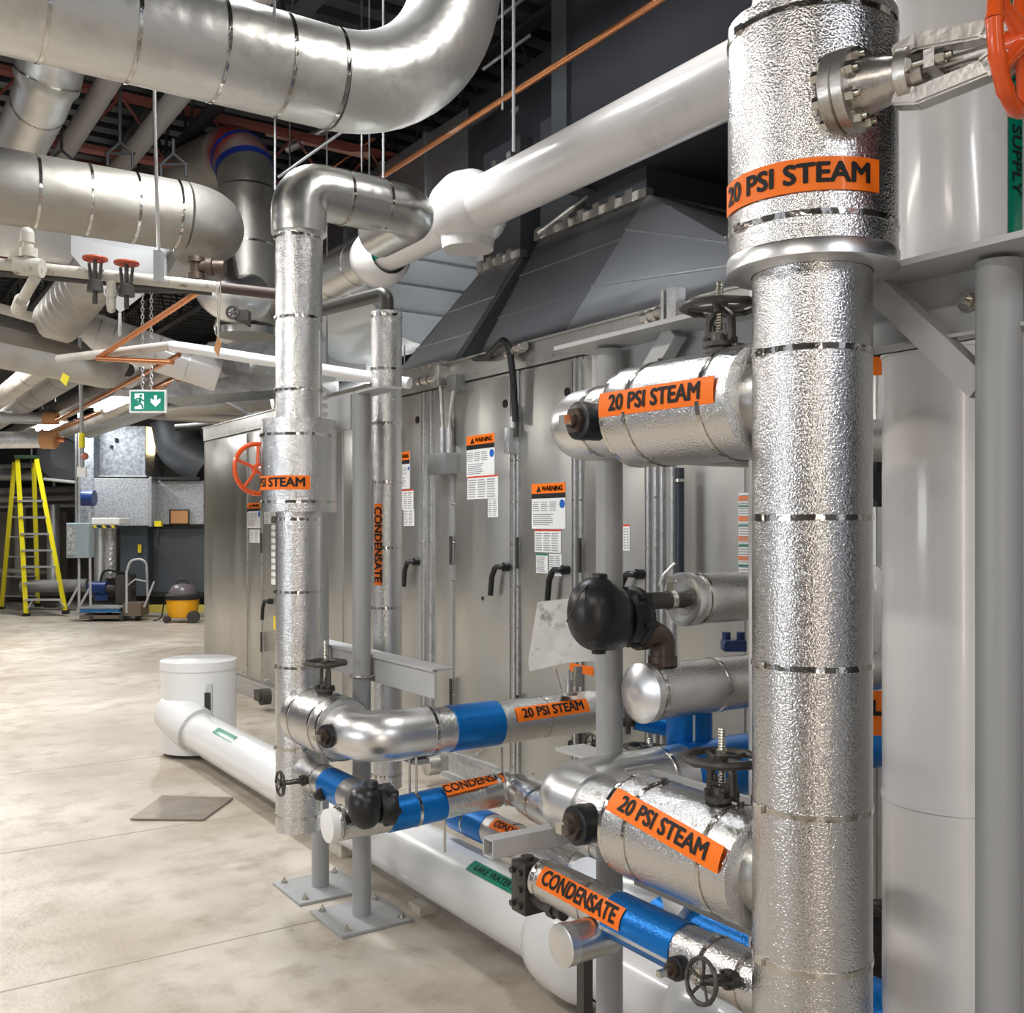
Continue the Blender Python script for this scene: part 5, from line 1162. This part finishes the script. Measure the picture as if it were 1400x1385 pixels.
bm = NB(); obox(bm, P(250, 655, D=18.9), RV, DV, Z_, .8, .6, .05); obj('ledge', bm, BLK, T, smooth=False)
T = fbox('plywood_panel', 199, 588, 222, 655, 20, .05, WOOD, 'warm lit plywood panel between the far ducts', 'panel')
for y in (606, 610):
    bm = NB(); obox(bm, P(209, y, D=19.95), RV, DV, Z_, .3, .03, .03); obj('tube', bm, mat('warm_tube', (1, .9, .7), .4, emit=((1, .8, .5), 6)), T)
area(P(212, 600, D=19.5), .3, .6, 12, (1, .7, .35), (PI/2, 0, -.59+PI))  # warm area lamp added by the plywood tubes
T = fbox('dark_unit', 203, 722, 290, 815, 19.2, 1.2, mat('slate_unit', (.12, .135, .155), .4, .3), 'long slate grey machine casing behind the yellow vacuum', 'machine')
bm = NB(); obox(bm, P(245, 812, D=19.2), RV, DV, Z_, 1.1, .2, .08); obj('base', bm, BLK, T, smooth=False)
T = fbox('tall_cabinet', 164, 718, 202, 815, 18.9, .8, mat('slate_cabinet', (.09, .11, .13), .4, .3), 'tall dark cabinet with yellow sticker in the far background', 'cabinet')
bm = NB(); obox(bm, P(191, 750, D=18.85), RV, DV, Z_, .06, .02, .15); obj('yellow_sticker', bm, MATS['yellow_vinyl'], T, smooth=False)
T = fbox('notice_board', 233, 698, 257, 716, 18.7, .03, CARD, 'small orange brown card in dark frame on the speckled duct', 'sign')
bm = NB(); obox(bm, P(245, 707, D=18.76), RV, DV, Z_, .36, .03, .28); obj('frame', bm, INK, T, smooth=False)
# hazard striped fixture
T = fbox('hazard_marker', 125, 708, 163, 717, 17.6, .5, WHT, 'cream ledge with yellow and black hazard stripes', 'marker')
for k in range(6):
    bm = NB(); a = P(127+6.2*k, 718, D=17.58); poly(bm, [a, a+RV*.04, a+RV*.07-Z_*.05, a+RV*.03-Z_*.05], -DV*.01); obj('stripe', bm, INK if k % 2 else YEL, T, smooth=False)
# ducting columns between
for k, (x, y0, y1, D, r, m, lab, cat) in enumerate(((137, 720, 800, 18, .1, GALV, 'bright vertical pipe under the hazard ledge', 'pipe'), (150, 720, 790, 18.1, .11, mat('foil_flex', (.5, .5, .5), .4, .6, bump=[('n', 12, .8, .05)]), 'crinkled foil hose under the hazard ledge', 'hose'),
    (108, 560, 720, 17.5, .022, GALV, 'right conduit above the electrical cabinet', 'conduit'), (104, 590, 716, 17.6, .02, GALV, 'left conduit above the electrical cabinet', 'conduit'),
    (74, 620, 665, 20, .03, GALV, 'short vertical conduit right of the ladder top', 'conduit'),
    (43, 560, 640, 19, .02, DIRTY, 'dark vertical rod above the ladder', 'rod'), (73, 690, 800, 20, .12, GALV, 'bright vertical duct behind the ladder', 'pipe'), (28, 690, 790, 21.5, .12, BEIGE, 'pale vertical pipe behind the ladder', 'pipe'))):
    bm = NB(); cyl(bm, P(x, y0, D=D), P(x, y1, D=D), r, n=14); tag(obj('vertical_line', bm, m), lab, cat)
T = thing('gauge_drop', 'grey rod with yellow tag and red valve hanging in the aisle', 'pipe', P(112, 560, D=8))
bm = NB(); cyl(bm, P(109, 462, D=8), P(113, 640, D=8), .015, n=8); obj('rod', bm, GRAY, T)
bm = NB(); cyl(bm, P(112, 592, D=8), P(112, 612, D=8), .022, n=10); obj('yellow_sleeve', bm, YEL, T)
bm = NB(); bmesh.ops.create_uvsphere(bm, u_segments=14, v_segments=8, radius=.028, matrix=Matrix.Translation(P(116, 624, D=8))); obj('red_knob', bm, mat('faded_red', (.5, .15, .12), .5), T)
bm = NB(); obox(bm, P(112, 645, D=8), RV, DV, Z_, .07, .02, .08); obj('white_tag', bm, WHT, T, smooth=False)
# pipework wall behind ladder
for k, (xa, ya, xb, yb, D, r, m, lab) in enumerate(((-20, 672, 128, 668, 21, .07, GP, 'upper level pipe'), (-20, 684, 110, 680, 21, .06, BEIGE, 'second level pipe'), (-20, 692, 128, 690, 20.5, .05, GALV, 'third level pipe'),
    (-20, 570, 60, 572, 12, .07, GALV, 'upper thick stub pipe'), (-20, 602, 58, 601, 12, .1, GALV, 'lower thick stub pipe'), (30, 802, 120, 800, 19.5, .12, GP, 'low floor pipe'), (-20, 780, 80, 782, 21, .05, BEIGE, 'lowest level pipe'),
    (-20, 640, 100, 632, 21, .06, GP, 'high level pipe'), (0, 650, 60, 650, 19.5, .1, GALV, 'short bright pipe'), (60, 655, 128, 662, 19, .03, ALADD, 'thin bright strut'))):
    bm = NB(); cyl(bm, P(xa, ya, D=D), P(xb, yb, D=D), r, n=16); o = obj('background_pipe', bm, m); tag(o, lab+' in the clutter behind the yellow ladder', 'pipe')
    if k in (3, 4):
        bm = NB(); a = P(xb, yb, D=D); cyl(bm, a, a+RV*.16, r*1.1, n=16); obj('end_block', bm, CARD, None).parent = o
        bm = NB(); cyl(bm, a+RV*.14, a+RV*.26, r*.3, n=12); obj('copper_end', bm, COP, o)
T = thing('fan_housing', 'dark round fan housing behind the hanging rod', 'machine', P(95, 620, D=19))
bm = NB(); c = P(95, 622, D=19.3); revolve(bm, c+DV*.3, -DV, [(0, .55), (.5, .55), (.55, .5), (.56, .3), (.5, .28), (.45, .1)], n=36); obj('scroll', bm, BLK, T)
T = thing('blue_drum', 'blue round motor end beside the speckled duct', 'motor', P(120, 681, D=18.2)); bm = NB(); c = P(120, 681, D=18.2); cyl(bm, c-RV*.1, c+RV*.12, .14, n=24); obj('shell', bm, BLUM, T)
T = thing('pump_motor', 'dark blue motor on the floor behind the cart', 'motor', P(137, 808, D=17.9)); bm = NB(); c = P(137, 805, D=17.9); cyl(bm, c-RV*.18, c+RV*.12, .13, n=20); box(bm, c-V((.1, .1, .2)), c+V((.1, .1, -.1))); obj('shell', bm, BLUM, T)
bm = NB(); cyl(bm, c+RV*.12, c+RV*.6, .07, n=14); obox(bm, c+RV*.45, RV, DV, Z_, .25, .3, .5); obj('pump_body', bm, DIRTY, T)
bm = NB(); sweep(bm, path([c+RV*.0+Z_*.1, c+RV*.05+Z_*.35, c+RV*.5+Z_*.25], .15, 5), .02, n=8); obj('hose', bm, RUB, T)
fbox('equipment_bank', -60, 560, 118, 668, 21.2, .3, BLK, 'flat black equipment bank high behind the ladder', 'machine')
# electrical cabinet on stand
T = fbox('electrical_cabinet', 90, 715, 121, 763, 17.4, .25, mat('steel_blue_grey', (.34, .42, .46), .4), 'blue grey electrical cabinet on a braced stand', 'cabinet')
bm = NB(); obox(bm, P(97, 738, D=17.38), RV, DV, Z_, .13, .03, .5); obj('terminal_panel', bm, mat('mottled_panel', (.3, .33, .33), .5, var=((.6, .62, .6), 20, .1)), T, smooth=False)
bm = NB()
for a, b_ in (((108, 763), (108, 835)), ((108, 800), (93, 828)), ((122, 700), (124, 838)), ((122, 805), (104, 838)), ((100, 838), (130, 836))): cyl(bm, P(*a, D=17.5), P(*b_, D=17.5), .022, n=8)
obj('stand', bm, GRAYL, T)

# ladder
LD = 18.6; T = thing('step_ladder', 'tall yellow fibreglass step ladder with aluminium rungs', 'ladder', P(45, 840, D=LD))
def rail(a, b_, D0, D1, m=YEL, nm='rail', r=.035):
    bm = NB(); p, q = P(*a, D=D0), P(*b_, D=D1); d = (q-p).normalized(); s = d.cross(DV).normalized(); obox(bm, (p+q)/2, d, s, d.cross(s), (q-p).length, .075, .03); return obj(nm, bm, m, T, smooth=False)
rail((36, 843), (24, 628), 18.3, 18.9); rail((90, 839), (50, 628), 18.3, 18.9)
rail((2, 834), (20, 632), 19.9, 19.1); rail((52, 828), (46, 632), 19.9, 19.1)
for k in range(7):
    y = 820-22.5*k; f = (843-y)/215.0; xa, xb = 36-12*f, 90-40*f; D = 18.3+.6*f
    bm = NB(); p, q = P(xa, y, D=D), P(xb, y, D=D); obox(bm, (p+q)/2, RV, DV, Z_, (q-p).length, .09, .035); obj('step', bm, ALADD, T, smooth=False)
for k in range(6):
    y = 815-27*k; f = (834-y)/202.0; xa, xb = 2+18*f, 52-6*f; D = 19.9-.8*f
    bm = NB(); cyl(bm, P(xa, y, D=D), P(xb, y, D=D), .016, n=8); obj('rear_brace', bm, ALADD, T)
bm = NB(); obox(bm, P(38, 625, D=18.95), RV, DV, Z_, .36, .3, .06); obj('top_cap', bm, mat('dark_green_plastic', (.03, .06, .03), .5), T, smooth=False)
for x, y, D in ((36, 843, 18.3), (90, 839, 18.3), (2, 834, 19.9), (52, 829, 19.9)):
    bm = NB(); c = P(x, y-2, D=D); obox(bm, c, RV, DV, Z_, .1, .1, .07); obj('foot', bm, RUB, T, smooth=False)
for a, b_ in (((38, 832), (45, 820)), ((88, 830), (80, 820))):
    bm = NB(); cyl(bm, P(*a, D=18.3), P(*b_, D=18.35), .014, n=6); obj('brace', bm, ALADD, T)

# cart
T = thing('platform_cart', 'low platform cart with blue deck and pipe handle', 'cart', P(160, 850, Z=0)); D = 17.3
bm = NB(); c = P(144, 833, D=D+.2); obox(bm, c, RV, DV, Z_, .66, .5, .07); obj('deck', bm, mat('worn_blue_deck', (.03, .15, .35), .5), T, smooth=False)
bm = NB(); obox(bm, c+Z_*.045, RV, DV, Z_, .7, .54, .025); obj('deck_top', bm, GRAY, T, smooth=False)
bm = NB(); obox(bm, P(144, 842, D=D+.2), RV, DV, Z_, .68, .5, .06); obox(bm, P(186, 832, D=D+.2), RV, DV, Z_, .3, .4, .22); obj('chassis', bm, mat('rusty_brown_frame', (.16, .12, .09), .6), T, smooth=False)
for x, y, dd in ((127, 850, 0), (149, 848, .35), (167, 850, 0), (189, 848, .2)):
    bm = NB(); cc = P(x, y, D=D+dd); cc.z = .07; cyl(bm, cc-RV*.03, cc+RV*.03, .065, n=18); cyl(bm, cc-DV*.0, cc+Z_*.12, .02, n=6); obj('caster', bm, DIRTY, T)
bm = NB(); sweep(bm, path([P(173, 838, D=D), P(173, 782, D=D), P(178, 766, D=D), P(200, 763, D=D), P(202, 820, D=D+.2)], .12, 5), .02, n=8); sweep(bm, [P(172, 802, D=D), P(185, 792, D=D), P(200, 795, D=D)], .014, n=6); sweep(bm, [P(197, 830, D=D), P(211, 795, D=D)], .018, n=6); obj('handle', bm, GRAYL, T)
# vacuum
T = thing('shop_vacuum', 'yellow drum shop vacuum with dark domed top and wheels', 'vacuum cleaner', P(250, 850, Z=0)); c = P(250, 848, D=17.2); c.z = 0
bm = NB(); revolve(bm, c+Z_*.08, Z_, [(0, .21), (.01, .235), (.3, .27), (.31, .265)], n=36); obj('drum', bm, YEL2, T)
bm = NB(); revolve(bm, c+Z_*.38, Z_, [(0, .27), (.02, .285), (.07, .285), (.09, .26), (.1, .22)], n=36); obj('rim', bm, BLK, T)
bm = NB(); revolve(bm, c+Z_*.46, Z_, [(0, .235), (.08, .22), (.15, .17), (.18, .1), (.185, .02)], n=36); obj('dome', bm, mat('smoky_plastic', (.14, .12, .13), .3), T)
bm = NB(); sweep(bm, path([c+V((-.02, 0, .62))-RV*.1, c+Z_*.7-RV*.08, c+Z_*.7+RV*.08, c+Z_*.62+RV*.1], .04, 4), .015, n=8); obj('top_handle', bm, BLK, T)
for s, dd in ((1, -.1), (-1, -.05)):
    bm = NB(); cc = c+RV*(.24*s if s > 0 else -.2)-DV*.2; cc.z = .1 if s > 0 else .06; rw = cc.z-.0; cyl(bm, cc-DV*.04, cc+DV*.04, rw, n=20); cyl(bm, cc-DV*.05, cc-DV*.03, rw*.4, n=12); obj('wheel', bm, DIRTY, T)
bm = NB(); sweep(bm, path([c-RV*.24+Z_*.5, c-RV*.32+Z_*.3, c-RV*.36+Z_*.05, c-RV*.5+Z_*.02], .1, 5), .012, n=6); obj('cord', bm, RUB, T)
bm = NB(); obox(bm, P(242, 832, D=18.2)+Z_*.0, RV, DV, Z_, 1.3, .12, .13); tag(obj('wheel_stop', bm, mat('dirty_yellow', (.6, .5, .1), .6), smooth=False), 'low dirty yellow bar lying behind the vacuum', 'barrier')
T = thing('yellow_alarm', 'small yellow tool hanging beneath the speckled duct', 'tool', P(217, 718, D=18.3))
bm = NB(); obox(bm, P(217, 716, D=18.3), RV, DV, Z_, .12, .1, .1); obj('head', bm, YEL, T); bm = NB(); cyl(bm, P(216, 720, D=18.3), P(216, 745, D=18.3), .025, n=8); obj('handle', bm, BLK, T)
fbox('low_wall_unit', -60, 700, 92, 815, 21.8, .2, mat('dull_brown_panel', (.25, .22, .19), .6), 'dull brown panel low behind the yellow ladder', 'panel')

# ---- small things in the gaps beside the near riser
c = P(1003, 882, D=3.1); T = thing('blue_fitting', 'dark blue twin bolted fitting above the capped silver line', 'valve', c)
bm = NB(); obox(bm, c, RV, DV, Z_, .07, .05, .035); bmesh.ops.bevel(bm, geom=bm.edges[:], offset=.004, segments=1, affect='EDGES'); obj('body', bm, BLUM, T)
for s in (-1, 1):
    bm = NB(); cyl(bm, c+RV*s*.022+Z_*.015, c+RV*s*.022+Z_*.04, .013, n=10); obj('cap', bm, BLUM, T)
c = P(1203, 665, D=3.0); T = thing('gap_valve', 'black valve body seen in the gap right of the near riser', 'valve', c)
bm = NB(); cyl(bm, c-Z_*.06, c+Z_*.05, .022, n=12); cyl(bm, c-DV*.03, c+DV*.03, .045, n=16); cyl(bm, c+Z_*.05, c+Z_*.07, .03, n=12); obj('body', bm, RUB, T)
c = P(1204, 1290, D=3.0); T = thing('gap_valve', 'black and steel fittings low in the gap right of the near riser', 'valve', c)
bm = NB(); cyl(bm, c-Z_*.2, c+Z_*.12, .03, n=12); cyl(bm, c-Z_*.05, c+Z_*.03, .05, n=12); cyl(bm, c-RV*.05+Z_*.1, c+RV*.05+Z_*.1, .03, n=12); obj('body', bm, CAST, T)
